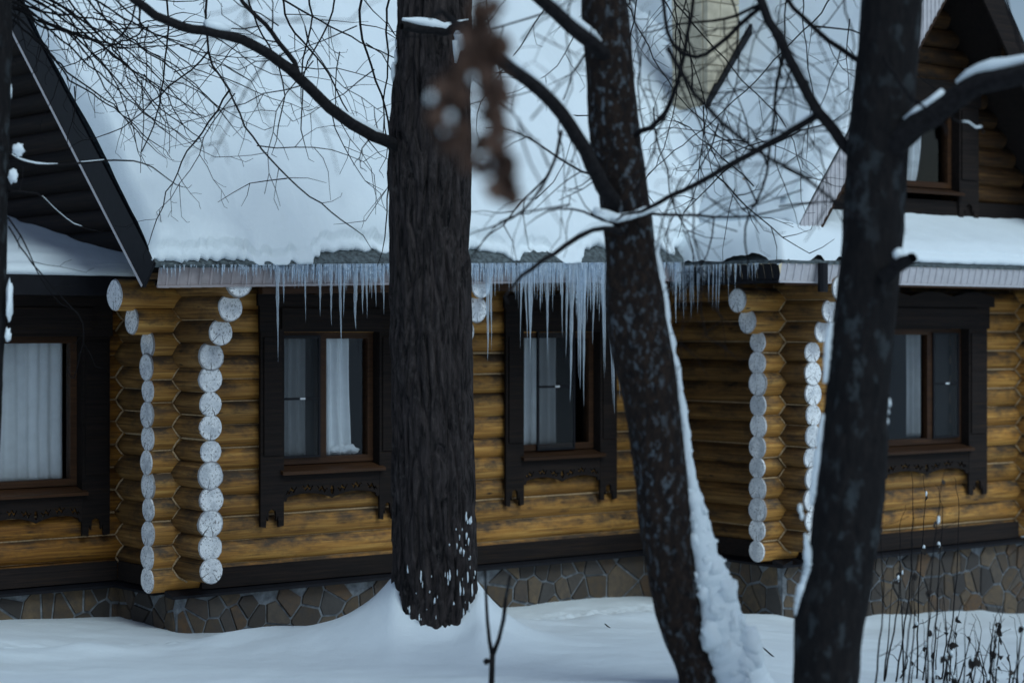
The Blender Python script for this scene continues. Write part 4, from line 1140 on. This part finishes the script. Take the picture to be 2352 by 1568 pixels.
# small snow patches caught in the lower bark
for i in range(60):
    if rng.random() < 0.55: x = rng.gauss(1072, 14); y = rng.uniform(1180, 1420)
    else: x = rng.uniform(920, 1090); y = rng.uniform(1290, 1415)
    if not 912 < x < 1092: continue
    c = pt(x, y, Y1); ca = (c.x - pt(999, y, Y1).x) / (96 / FPX * Y1)
    if abs(ca) > 0.97: continue
    yy = Y1 - math.sqrt(1 - ca * ca) * 96 / FPX * Y1 - 0.006
    s = abs(rng.gauss(0, 1)) * 0.0045 + 0.0025
    bsnow.blob((c.x, yy, c.z), s, seg=7, rings=5, jit=0.9, sc=(0.8, 0.7, rng.uniform(1.2, 4.5)))
hang = [[(470,-40),(475,60),(482,150),(530,205),(560,290),(600,345),(660,410),(740,470),(805,520)],
        [(380,-40),(388,60),(378,160),(362,260),(330,345),(300,390)],
        [(560,-40),(590,60),(640,150),(662,220),(640,290)], [(700,-40),(722,60),(690,140),(700,230),(690,300)],
        [(835,-40),(822,60),(850,150),(880,220),(897,310),(890,430),(884,545)], [(770,-40),(760,60),(705,140),(690,200)],
        [(900,-40),(885,50),(893,150),(878,260),(890,330)], [(640,-40),(660,60),(745,150),(800,260),(850,330)], [(600,-40),(660,10),(760,60),(850,110),(900,130)]]
for h_ in hang:
    lb = MB(); Y = rg.uniform(15.9, 17.0)
    q = ppts(h_, Y, Y + rg.uniform(-.3, .3)); q = [up_from(path1, q[0].z + 1.2), q[0].lerp(up_from(path1, q[0].z + 1.2), 0.4) + Vector((0, 0, 0.35))] + q
    stem(lb, q, 0.016, 0.005, rg, 3, 0.75, 0.62, 0.008); part(t1, lb, 'branch', M['twig'])
lb = MB(); Y = 16.4
stem(lb, ppts([(530,205),(482,280),(430,350),(382,440),(352,535)], Y, Y), 0.009, 0.004, rg, 2, 0.9, 0.5); part(t1, lb, 'branch', M['twig'])
lb = MB(); stem(lb, ppts([(478,118),(445,160),(385,196),(330,255),(285,300),(215,318)], 16.2, 16.2), 0.008, 0.004, rg, 2, 0.9, 0.5); part(t1, lb, 'branch', M['twig'])
# --- tree 0: dark trunk cut by the left edge ------------------------------------
Y0 = 14.2
path0 = [(pt(x, y, Y0), 46 / FPX * Y0) for x, y in ((-66, 1620), (-56, 1200), (-38, 800), (-27, 400), (-21, 0), (-18, -500))]
path0 = [(Vector((path0[0][0].x, Y0, -0.3)), path0[0][1] * 1.1)] + path0
t0 = tree('edge_tree', 'dark tree trunk cut off by the left edge of the picture', (path0[0][0].x, Y0, 0.3))
part(t0, trunk_mesh(path0, 60, 16, 0.012, False, 9.0), 'trunk', M['bark_dark'])
for x, y, s, sz in ((42, 345, 0.055, 0.9), (30, 405, 0.045, 1.2), (22, 690, 0.055, 2.6), (18, 770, 0.028, 1.8), (26, 210, 0.012, 4)):
    bsnow.blob(pt(x, y, Y0 - 0.05), s, seg=12, rings=9, jit=0.6, sc=(0.8 if sz < 2 else 0.4, 0.7, sz))
lb = MB(); pl = stem(lb, ppts([(10, 350), (60, 378), (130, 382), (240, 368), (330, 370), (405, 425)], 14.2, 15.6), 0.012, 0.004, rg, 1, 0.25, 0.3, 0.003); part(t0, lb, 'branch', M['twig'])
limb_snow(bsnow, pl, 0.014, 0.012, rg, 0.05, 0.36); limb_snow(bsnow, pl, 0.006, 0.008, rg, 0.42, 0.6)
lb = MB(); pl = stem(lb, ppts([(20, 440), (90, 442), (118, 475), (170, 520), (222, 530)], 14.2, 15.4), 0.009, 0.003, rg, 1, 0.4, 0.3, 0.003); part(t0, lb, 'branch', M['twig'])
limb_snow(bsnow, pl, 0.007, 0.008, rg, 0.3, 0.9)
lb = MB(); stem(lb, ppts([(20, 520), (60, 590), (120, 660), (200, 740), (170, 880), (155, 850)], 14.2, 15.6), 0.006, 0.003, rg, 2, 0.5, 0.4, 0.004); part(t0, lb, 'branch', M['twig'])
lb = MB(); stem(lb, ppts([(20, 500), (60, 560), (90, 640), (140, 700)], 14.2, 15.0), 0.007, 0.003, rg, 2, 1.0, 0.5, 0.004); part(t0, lb, 'branch', M['twig'])
tang = [[(20,-60),(110,-10),(205,60),(290,110),(350,165),(440,255)], [(20,-30),(60,20),(160,110),(250,190),(330,260),(385,305)], [(20,-80),(180,-20),(262,60),(340,120),(420,175),(500,245)],
        [(20,10),(130,60),(230,100),(330,105),(430,62)], [(330,-40),(300,60),(240,120),(150,152)], [(20,-20),(120,40),(200,120),(240,200),(300,290)], [(10,30),(80,90),(170,180),(260,240),(340,330)],
        [(20,-90),(240,-30),(330,60),(430,150),(500,180)], [(20,0),(90,30),(190,40),(300,60),(420,30)], [(20,-50),(150,20),(260,130),(380,210),(420,290)]]
for h_ in tang + [[(x + rg.uniform(-40, 40), y + rg.uniform(-30, 40)) for x, y in q] for q in tang]:
    lb = MB(); Y = rg.uniform(15.6, 17.2); q = ppts(h_, 14.6, Y)
    stem(lb, [up_from(path0, q[0].z)] + q, 0.011, 0.004, rg, 3, 0.95, 0.62, 0.010); part(t0, lb, 'branch', M['twig'])
# --- tree 2: leaning lichen spotted trunk ---------------------------------------
Y2 = 13.0
e2 = [(0, 1332, 1442), (160, 1344, 1456), (323, 1356, 1472), (430, 1374, 1484), (484, 1380, 1494), (588, 1389, 1508), (660, 1388, 1522), (739, 1394, 1534), (830, 1410, 1548), (926, 1432, 1563), (1113, 1459, 1583), (1192, 1467, 1590), (1370, 1498, 1610), (1470, 1524, 1630), (1549, 1555, 1668)]
path2 = [(pt((a + c) / 2, y, Y2), (c - a) / 2 / FPX * Y2) for y, a, c in reversed(e2)]
path2 = [(pt(1640, 1680, Y2), 70 / FPX * Y2), (pt(1618, 1600, Y2), 62 / FPX * Y2)] + path2 + [(pt(1372, -200, Y2), 52 / FPX * Y2), (pt(1340, -600, Y2), 40 / FPX * Y2)]
t2 = tree('leaning_tree', 'leaning tree trunk with pale lichen spots and a snow strip down its right side', (path2[0][0].x, Y2, 0.4))
part(t2, trunk_mesh(path2, 72, 30, 0.010, False, 21.0), 'trunk', M['bark_lichen'])
def limb(tr, lst, Ya, Yb, w0, w1, snow=None, m='bark_limb', lvl=2, dens=0.3, len_=0.6):
    q = ppts(lst, Ya, Yb); mb = MB()
    pl = stem(mb, q, w0 / 2 / FPX * Ya, w1 / 2 / FPX * Yb, rg, lvl, dens, len_, 0.006)
    part(tr, mb, 'branch', M[m])
    if snow:
        for a, c, r, off in snow: limb_snow(bsnow, pl, r, off, rg, a, c)
    return pl
limb(t2, [(1415, 475), (1395, 445), (1372, 405), (1332, 320), (1270, 232), (1212, 182), (1150, 140), (1080, 80)], 12.9, 12.2, 40, 26, [(0.02, 0.12, 0.03, 0.05), (0.13, 0.30, 0.034, 0.055), (0.30, 0.9, 0.036, 0.06)])
limb(t2, [(1400, 135), (1362, 102), (1290, 42), (1215, -25), (1150, -90)], 12.9, 12.4, 36, 28, [(0.08, 0.8, 0.045, 0.065)])
limb(t2, [(1425, 535), (1385, 512), (1330, 545), (1268, 582), (1198, 634)], 12.8, 12.2, 16, 9, [(0.1, 0.45, 0.02, 0.022), (0.78, 0.9, 0.014, 0.02)], dens=0.5)
limb(t2, [(1470, 490), (1560, 492), (1640, 498), (1730, 502), (1810, 478)], 12.8, 12.6, 8, 4, None, 'twig', 2, 0.8, 0.5)
limb(t2, [(1290, 300), (1280, 350), (1262, 400), (1230, 458), (1180, 506), (1130, 520)], 12.3, 12.3, 9, 4, None, 'twig', 2, 0.7, 0.5)
limb(t2, [(1425, 520), (1370, 502), (1312, 470), (1258, 486)], 12.8, 12.5, 8, 4, [(0.05, 0.35, 0.02, 0.02)], 'twig', 2, 0.8, 0.5)
limb(t2, [(1460, 310), (1492, 296), (1530, 265), (1560, 190), (1580, 80), (1600, -40)], 12.9, 12.6, 14, 8, None, 'twig', 2, 0.7, 0.5)
limb(t2, [(1450, 330), (1400, 420), (1300, 380), (1240, 330), (1180, 300)], 13.6, 14.0, 8, 4, None, 'twig', 2, 0.8, 0.6)
# snow at the fork and plastered down the upper side of the trunk
fs = MB()
q = [pt(x, y, 12.78) for x, y in ((1362, 482), (1392, 496), (1420, 502), (1452, 496), (1480, 484), (1515, 478))]
fs.tube(q, [0.02, 0.038, 0.030, 0.026, 0.028, 0.010], 9)
rs = [(560, 1506, 9), (640, 1516, 12), (740, 1531, 13), (840, 1549, 13), (900, 1562, 10), (960, 1570, 13), (1040, 1578, 13), (1110, 1588, 16), (1160, 1598, 24), (1210, 1606, 30), (1260, 1616, 36), (1310, 1630, 42), (1360, 1645, 52), (1410, 1655, 58), (1460, 1664, 64), (1510, 1680, 70), (1560, 1700, 80), (1620, 1715, 90)]
n = 0; strip_p = []; strip_r = []
for i in range(len(rs) - 1):
    for k in range(8):
        t = k / 8; y = rs[i][0] + (rs[i+1][0]-rs[i][0])*t; x = rs[i][1] + (rs[i+1][1]-rs[i][1])*t; w = rs[i][2] + (rs[i+1][2]-rs[i][2])*t
        p = pt(x + 3 * noise.noise(Vector((y * 0.03, 1, 0))), y, Y2 - 0.03); strip_p.append(p); strip_r.append(w * (1 + 0.22 * noise.noise(Vector((y * 0.045, 4, 0)))) / FPX * Y2)
fs.tube(strip_p, [q * 0.86 for q in strip_r], 16)
for p, q in zip(strip_p, strip_r):
    for _ in range(1 if q > 0.06 else 2):
        a = rng.uniform(0, 6.283); d = q * rng.uniform(0.5, 0.78)
        fs.blob(p + Vector((math.cos(a) * d, -abs(math.sin(a)) * d, rng.uniform(-.02, .02))), q * rng.uniform(0.16, 0.34), seg=9, rings=7, jit=0.75, sc=(1, 1, rng.uniform(0.9, 1.9)), seed=rng.uniform(0, 50))
for i in range(16):
    y = rng.uniform(1250, 1530); k = (y - 1250) / 280; x = 1612 + 62 * k + rng.uniform(-25, 55) * (0.4 + k * 0.9)
    fs.blob(pt(x, y, Y2 - 0.08 + rng.uniform(-.05, .05)), rng.uniform(0.03, 0.085) * (0.6 + 0.7 * k), seg=10, rings=8, jit=0.5, sc=(1, 1, 1.15))
fs.v = [tuple(Vector(q) + 0.010 * noise.noise_vector(Vector(q) * 9.0) + 0.005 * noise.noise_vector(Vector(q) * 30.0)) for q in fs.v]
tag(fs.build('trunk_snow', M['snow'], None, True), 'thick snow strip plastered down the right side of the leaning spotted trunk', 'snow', kind='stuff')
# --- tree 3: straight dark trunk on the right -----------------------------------
Y3 = 12.0
e3 = [(0, 1977, 2118), (225, 1960, 2101), (337, 1949, 2088), (487, 1940, 2075), (588, 1934, 2067), (739, 1913, 2056), (926, 1893, 2041), (1113, 1871, 2034), (1280, 1856, 2012), (1399, 1827, 1991), (1547, 1823, 1973)]
path3 = [(pt((a + c) / 2, y, Y3), (c - a) / 2 / FPX * Y3) for y, a, c in reversed(e3)]
path3 = [(pt(1890, 1780, Y3), 95 / FPX * Y3), (pt(1895, 1640, Y3), 80 / FPX * Y3)] + path3 + [(pt(2056, -220, Y3), 66 / FPX * Y3), (pt(2075, -600, Y3), 55 / FPX * Y3)]
t3 = tree('dark_tree', 'thick dark grey tree trunk with a snowy limb reaching to the right edge', (path3[0][0].x, Y3, 0.5))
part(t3, trunk_mesh(path3, 90, 30, 0.012, False, 33.0), 'trunk', M['bark_dark'])
limb(t3, [(2040, 345), (2078, 312), (2140, 268), (2200, 222), (2250, 190), (2310, 178), (2400, 165), (2500, 130)], 11.9, 11.3, 62, 44, [(0.12, 0.42, 0.052, 0.085), (0.40, 1.0, 0.058, 0.09)], dens=0.15)
limb(t3, [(2030, 640), (2062, 612), (2078, 600), (2096, 592)], 11.8, 11.6, 40, 26, [(0.2, 0.6, 0.05, 0.07)], lvl=0)
limb(t3, [(1985, 400), (1955, 352), (1915, 300), (1880, 262), (1850, 200), (1802, 112), (1748, 14), (1730, -60)], 12.0, 12.4, 30, 20, [(0.22, 0.42, 0.02, 0.02)], dens=0.5)
limb(t3, [(1880, 262), (1790, 318), (1692, 372), (1600, 420), (1508, 468)], 12.2, 12.6, 18, 11, [(0.0, 0.34, 0.022, 0.026)], dens=0.45)
limb(t3, [(2000, 165), (1965, 135), (1900, 92), (1822, 24), (1780, -40)], 12.1, 12.6, 15, 10, None, dens=0.6)
limb(t3, [(1745, 10), (1690, 40), (1610, 50), (1530, 62)], 12.6, 13.2, 9, 4, None, 'twig', 2, 0.9, 0.6)
limb(t3, [(1748, 14), (1600, 150), (1535, 110), (1520, -20)], 12.4, 12.8, 12, 8, None, 'twig', 2, 0.6, 0.6)
limb(t3, [(1535, 110), (1590, 212), (1655, 285), (1760, 362), (1870, 420), (1930, 470)], 11.2, 11.0, 13, 8, None, 'twig', 2, 0.5, 0.6)
limb(t3, [(1800, 112), (1785, 200), (1772, 300), (1758, 430), (1702, 520), (1716, 590)], 12.4, 12.8, 9, 4, None, 'twig', 2, 1.0, 0.6)
limb(t3, [(2030, 130), (2080, 215), (2130, 250), (2170, 290)], 11.6, 10.8, 10, 6, None, 'twig', 1, 0.5, 0.4)
lb = MB(); pl = stem(lb, ppts([(2180, 265), (2210, 280), (2240, 295), (2262, 300)], 12.0, 12.2), 0.008, 0.004, rg, 1, 0.3, 0.3); part(t3, lb, 'branch', M['twig']); limb_snow(bsnow, pl, 0.010, 0.009, rg, 0.3, 0.9)
lb = MB(); stem(lb, ppts([(2300, -40), (2318, 30), (2340, 100), (2370, 170)], 11.5, 11.4), 0.010, 0.006, rg, 2, 0.5, 0.4); part(t3, lb, 'branch', M['twig'])
for lst in ([(1909, 740, 6), (1903, 780, 9), (1899, 830, 8), (1895, 890, 5)], [(1890, 950, 4), (1884, 1010, 8), (1876, 1070, 10), (1869, 1130, 9), (1862, 1165, 4)], [(1850, 1225, 3), (1856, 1262, 9), (1862, 1300, 15), (1852, 1330, 12), (1842, 1360, 15), (1834, 1395, 10), (1830, 1420, 4)]):
    q = []; w_ = []
    for (xa, ya, wa), (xb, yb, wb) in zip(lst[:-1], lst[1:]):
        for k in range(6):
            t = k / 6; q.append(pt(xa + (xb - xa) * t + rg.uniform(-1, 1), ya + (yb - ya) * t, Y3 - 0.04)); w_.append((wa + (wb - wa) * t) * rg.uniform(0.8, 1.2) / FPX * Y3)
    bsnow.tube(q, w_, 10)
for x, y, s_ in ((2042, 925, 0.018), (2040, 945, 0.012), (2037, 967, 0.016), (2024, 765, 0.012), (1838, 1168, 0.02), (1842, 1185, 0.016)): bsnow.blob(pt(x, y, Y3 - 0.12 if x < 2030 else Y3 - 0.02), s_, seg=10, rings=7, jit=0.5, sc=(0.7, 0.7, 1.4))
# fine hanging twigs right of the big trunk, from the crowns of trees 2 and 3
for i in range(20):
    x = rg.uniform(1120, 1960); Y = rg.choice((rg.uniform(11.5, 13.2), rg.uniform(14.5, 17.0), rg.uniform(14.5, 17.0)))
    tr, pth = (t2, path2) if x < 1560 else (t3, path3)
    top = pt(x, -60, Y); root = up_from(pth, top.z + 0.8)
    ln = rg.uniform(120, 480) if x > 1480 else rg.uniform(80, 380); sl_x = rg.uniform(-0.9, 0.9)
    q = [root, root.lerp(top, 0.55) + Vector((0, 0, 0.3)), top]; xx = x; yy = -60.0
    while yy < ln:
        st_ = rg.uniform(50, 95); yy += st_; sl_x += rg.uniform(-0.5, 0.5); sl_x *= 0.9; xx += st_ * sl_x; q.append(pt(xx, yy, Y + rg.uniform(-.1, .1)))
    lb = MB(); stem(lb, q, 0.012, 0.0035, rg, 3 if Y > 14 else 2, 0.75, 0.6, 0.012, skip=4); part(tr, lb, 'branch', M['twig'])
sprays = [(1885, 262), (1850, 200), (1820, 150), (1790, 318), (1740, 345), (1692, 372), (1640, 400), (1590, 425), (1540, 450), (1760, 40), (1780, 80), (1930, 115), (1900, 92), (1860, 60), (1590, 210), (1650, 285), (1720, 335), (1800, 385),
          (1560, 190), (1530, 265), (1700, 500), (1640, 498), (1770, 300), (1762, 380), (1740, 470), (1330, 320), (1290, 260), (1240, 205), (1190, 165), (1262, 400), (1230, 458), (1310, 470), (1330, 60), (1270, 25), (1480, 300)]
for (x, y) in sprays + [(x + rg.uniform(-60, 60), y + rg.uniform(-50, 60)) for x, y in sprays if x > 1500]:
    Y = rg.choice((12.4, 12.6, 13.4, 15.0, 16.0)) + rg.uniform(-.3, .3)
    lb = MB(); a = rg.uniform(0, 6.283); d = Vector((math.cos(a), rg.uniform(-.3, .3), math.sin(a) * 0.9 - 0.25))
    grow(lb, pt(x, y, Y), d, rg.uniform(0.5, 1.15), rg.uniform(0.004, 0.0075), 3 if rg.random() < 0.5 else 2, rg, 0.4); part(t2 if x < 1500 else t3, lb, 'branch', M['twig'])
for (x, y) in ((480, 150), (540, 215), (590, 335), (660, 410), (640, 140), (560, 90), (470, 75), (700, 195), (760, 250), (700, 60), (640, 60), (820, 60), (860, 160), (880, 220), (720, 140), (600, 60), (780, 120), (840, 100)):
    lb = MB(); a = rg.uniform(0, 6.283); d = Vector((math.cos(a), rg.uniform(-.3, .3), math.sin(a) * 0.8 - 0.45))
    grow(lb, pt(x, y, rg.uniform(15.4, 16.6)), d, rg.uniform(0.6, 1.2), 0.0055, 3, rg, 0.4); part(t1, lb, 'branch', M['twig'])
for (x, y) in [(rg.uniform(520, 720), rg.uniform(-40, 120)) for _ in range(7)] + [(rg.uniform(1150, 1320), rg.uniform(60, 420)) for _ in range(6)] + [(rg.uniform(1520, 1930), rg.uniform(-20, 420)) for _ in range(12)]:
    lb = MB(); a = rg.uniform(0, 6.283); d = Vector((math.cos(a), rg.uniform(-.3, .3), math.sin(a) * 0.9 - 0.3))
    grow(lb, pt(x, y, rg.uniform(9.2, 11.0)), d, rg.uniform(0.35, 0.75), rg.uniform(0.004, 0.007), 2, rg, 0.4); part(t1 if x < 1000 else (t2 if x < 1500 else t3), lb, 'branch', M['twig'])
for (x, y) in [(rg.uniform(120, 470), rg.uniform(-30, 240)) for _ in range(16)]:
    lb = MB(); a = rg.uniform(-1.9, 0.6); d = Vector((math.cos(a), rg.uniform(-.3, .3), math.sin(a)))
    grow(lb, pt(x, y, rg.uniform(15.6, 17.0)), d, rg.uniform(0.5, 1.0), 0.0055, 3, rg, 0.4); part(t0, lb, 'branch', M['twig'])
tag(bsnow.build('branch_snow', M['snow'], None, True), 'loose snow lying on the limbs, forks and bark of the trees', 'snow', kind='stuff')

# --- drooping branch with dry brown leaves close to the lens ---------------------
def leaf_mesh(name, m, seed):
    rg_ = random.Random(seed); b = MB(); n = 7
    for i in range(n + 1):
        t = i / n; w = 0.40 * math.sin(math.pi * min(1, t * 0.94 + 0.03)) ** 0.8; c = 0.20 * math.sin(t * 3) + rg_.uniform(-.03, .03)
        b.v += [(-w, c + 0.16 * math.sin(t * 5 + seed), -t), (0, c - 0.10, -t), (w, c + 0.18 * math.cos(t * 4 + seed), -t)]
    for i in range(n):
        for k in range(2): b.f.append((i*3+k, i*3+k+1, i*3+k+4, i*3+k+3)); b.m.append(0)
    me = b.mesh(name, m, True); return me
lm = [leaf_mesh('leaf', M['leaf'], s) for s in (1, 2, 3)]; lmd = [leaf_mesh('leaf', M['leaf_dark'], s) for s in (4, 5, 6)]
hb = empty('leafy_branch', pt(1110, -200, 6.0)); tag(hb, 'blurred hanging branch of dry brown leaves in front of the furrowed trunk', 'branch')
lb = MB(); bz = []
for lst in ([(1120, -220), (1135, 0), (1120, 90), (1112, 180), (1128, 260), (1145, 340), (1152, 420)], [(1130, -40), (1085, 40), (1045, 130), (1028, 210), (1035, 280), (1045, 330)]):
    q = ppts(lst, 6.0, 5.9); bz.append(q); stem(lb, q, 0.0035, 0.0015, rg, 0, wob=0.002)
part(hb, lb, 'stem', M['twig'])
inv = hb.matrix_basis.inverted(); ls = MB()
for q, n in ((bz[0], 90), (bz[1], 46)):
    for i in range(n):
        t = rg.uniform(0.18 if q is bz[0] else 0.05, 1.0) * (len(q) - 1); k = min(len(q) - 2, int(t)); p = q[k].lerp(q[k+1], t - k) + Vector((rg.gauss(0, 0.020), rg.gauss(0, 0.03), rg.gauss(0, 0.014)))
        s = rg.uniform(0.055, 0.09)
        o = inst('leaf', lm[rg.randrange(3)], hb, inv @ p, (rg.gauss(0, 0.45), rg.gauss(0, 0.45), rg.uniform(0, 6.28)), (s, s, s))
for x, y, s in ((1160, 5, 0.020), (990, 225, 0.020), (1035, 270, 0.022), (1040, 293, 0.014), (1128, 378, 0.013), (1046, 345, 0.010), (1085, 180, 0.016), (1150, 40, 0.014), (1020, 300, 0.014)):
    ls.blob(pt(x, y, 5.9), s * 0.68, seg=10, rings=8, jit=0.5, sc=(0.8, 0.8, 1.1))
tag(ls.build('leaf_snow', M['snow'], None, True), 'small blurred lumps of snow resting on the dry brown leaves', 'snow', kind='stuff')

# --- forked sapling in front ------------------------------------------------------
sp = empty('forked_sapling', pt(1130, 1640, 12.7)); tag(sp, 'bare forked sapling sticking up from the snow right of the furrowed trunk', 'sapling')
m = MB(); Y = 12.7; w = lambda q: q / 2 / FPX * Y
m.tube(ppts([(1126, 1640), (1129, 1560), (1131, 1500)], Y), [w(15), w(14), w(13)], 9); part(sp, m, 'stem', M['bark_dark'])
m = MB(); m.tube(ppts([(1131, 1505), (1124, 1470), (1119, 1420), (1116, 1360), (1114, 1305)], Y), [w(11), w(9), w(8), w(7), w(6)], 8); part(sp, m, 'branch', M['bark_dark'])
m = MB(); m.tube(ppts([(1131, 1505), (1145, 1470), (1157, 1420), (1162, 1370), (1172, 1320)], Y), [w(12), w(10), w(10), w(8), w(6)], 8); m.blob(pt(1118, 1518, Y), w(16), jit=0.4); part(sp, m, 'branch', M['bark_dark'])

# --- dry shrubs on the right ------------------------------------------------------
shs = MB()
def shrub(label, x0, x1, n, seed, top, lean):
    r_ = random.Random(seed); c = pt((x0 + x1) / 2, 1560, 14.2)
    s = empty('dry_shrub', (c.x, c.y, ground_z(c.x, c.y))); tag(s, label, 'shrub'); inv = s.matrix_basis.inverted()
    for i in range(n):
        Y = r_.uniform(13.4, 15.2); xb = x0 + (x1 - x0) * (i + r_.random()) / n
        b0 = pt(xb, 1500, Y); b0.z = ground_z(b0.x, Y) - 0.05
        yt = top(i, r_); dxp = lean * r_.uniform(0.3, 1.0) * (1560 - yt) * 0.45 + r_.uniform(-30, 30)
        tp = pt(xb + dxp, yt, Y + r_.uniform(-.2, .2)); mid = b0.lerp(tp, 0.5) + Vector((r_.uniform(-.06, .06), 0, 0.02))
        m = MB(); pl = stem(m, [b0, mid, tp], 0.0075, 0.0025, r_, 1, 0.22, 0.35, 0.005); part(s, m, 'stem', M['twig'])
        for k in range(r_.randint(0, 3)):
            q = pl[int(len(pl) * r_.uniform(0.3, 0.98))]; sz = r_.uniform(0.04, 0.085)
            p = q + Vector((r_.gauss(0, .012), r_.gauss(0, .012), 0))
            inst('leaf', lmd[r_.randrange(3)], s, inv @ p, (r_.gauss(0, .5), r_.gauss(0, .5), r_.uniform(0, 6.28)), (sz * .8, sz * .8, sz))
            if r_.random() < 0.55: shs.blob(p + Vector((0, -0.01, 0.005)), r_.uniform(0.006, 0.016), seg=8, rings=6, jit=0.6, sc=(0.8, 0.8, r_.uniform(0.9, 2.2)))
    return s
shrub('tall thin dry shrub with snow tipped leaves right beside the dark trunk', 2005, 2170, 13, 4, lambda i, r: r.choice((r.uniform(1090, 1250), r.uniform(1250, 1440))), 0.15)
shrub('dry shrub with slanting stems and dark curled leaves at the right edge', 2150, 2350, 20, 8, lambda i, r: r.uniform(1390, 1500), 0.55)
shrub('low tangle of dry twigs in the bottom right corner', 2060, 2380, 13, 15, lambda i, r: r.uniform(1430, 1530), -0.5)
tag(shs.build('shrub_snow', M['snow'], None, True), 'bits of snow caught on the dry leaves of the shrubs at right', 'snow', kind='stuff')
# single twigs fallen on the snow
for x, y, a, L, lab in ((1768, 1506, -0.6, 0.09, 'short dark twig lying on the snow between the two right trunks'), (1395, 1442, -0.3, 0.03, 'tiny dark leaf scrap lying on the snow beside the leaning trunk')):
    Y = 15.0
    for _ in range(40):
        p = pt(x, y, Y); gz = ground_z(p.x, Y); Y += (p.z - gz) * 3.0 * (1 if p.z > gz else 1) * 0.8
    p = pt(x, y, Y); p.z = ground_z(p.x, p.y) + 0.012
    m = MB(); d = Vector((math.cos(a), 0, math.sin(a))) * L
    q0 = p - d * 0.8; q1 = p + d * 0.9
    m.tube([q0 + Vector((0, 0, 0.02)), p + Vector((0.003, 0, 0.004)), q1], [0.005, 0.006, 0.003], 6); tag(m.build('fallen_twig', M['twig'], None, True), lab, 'twig')
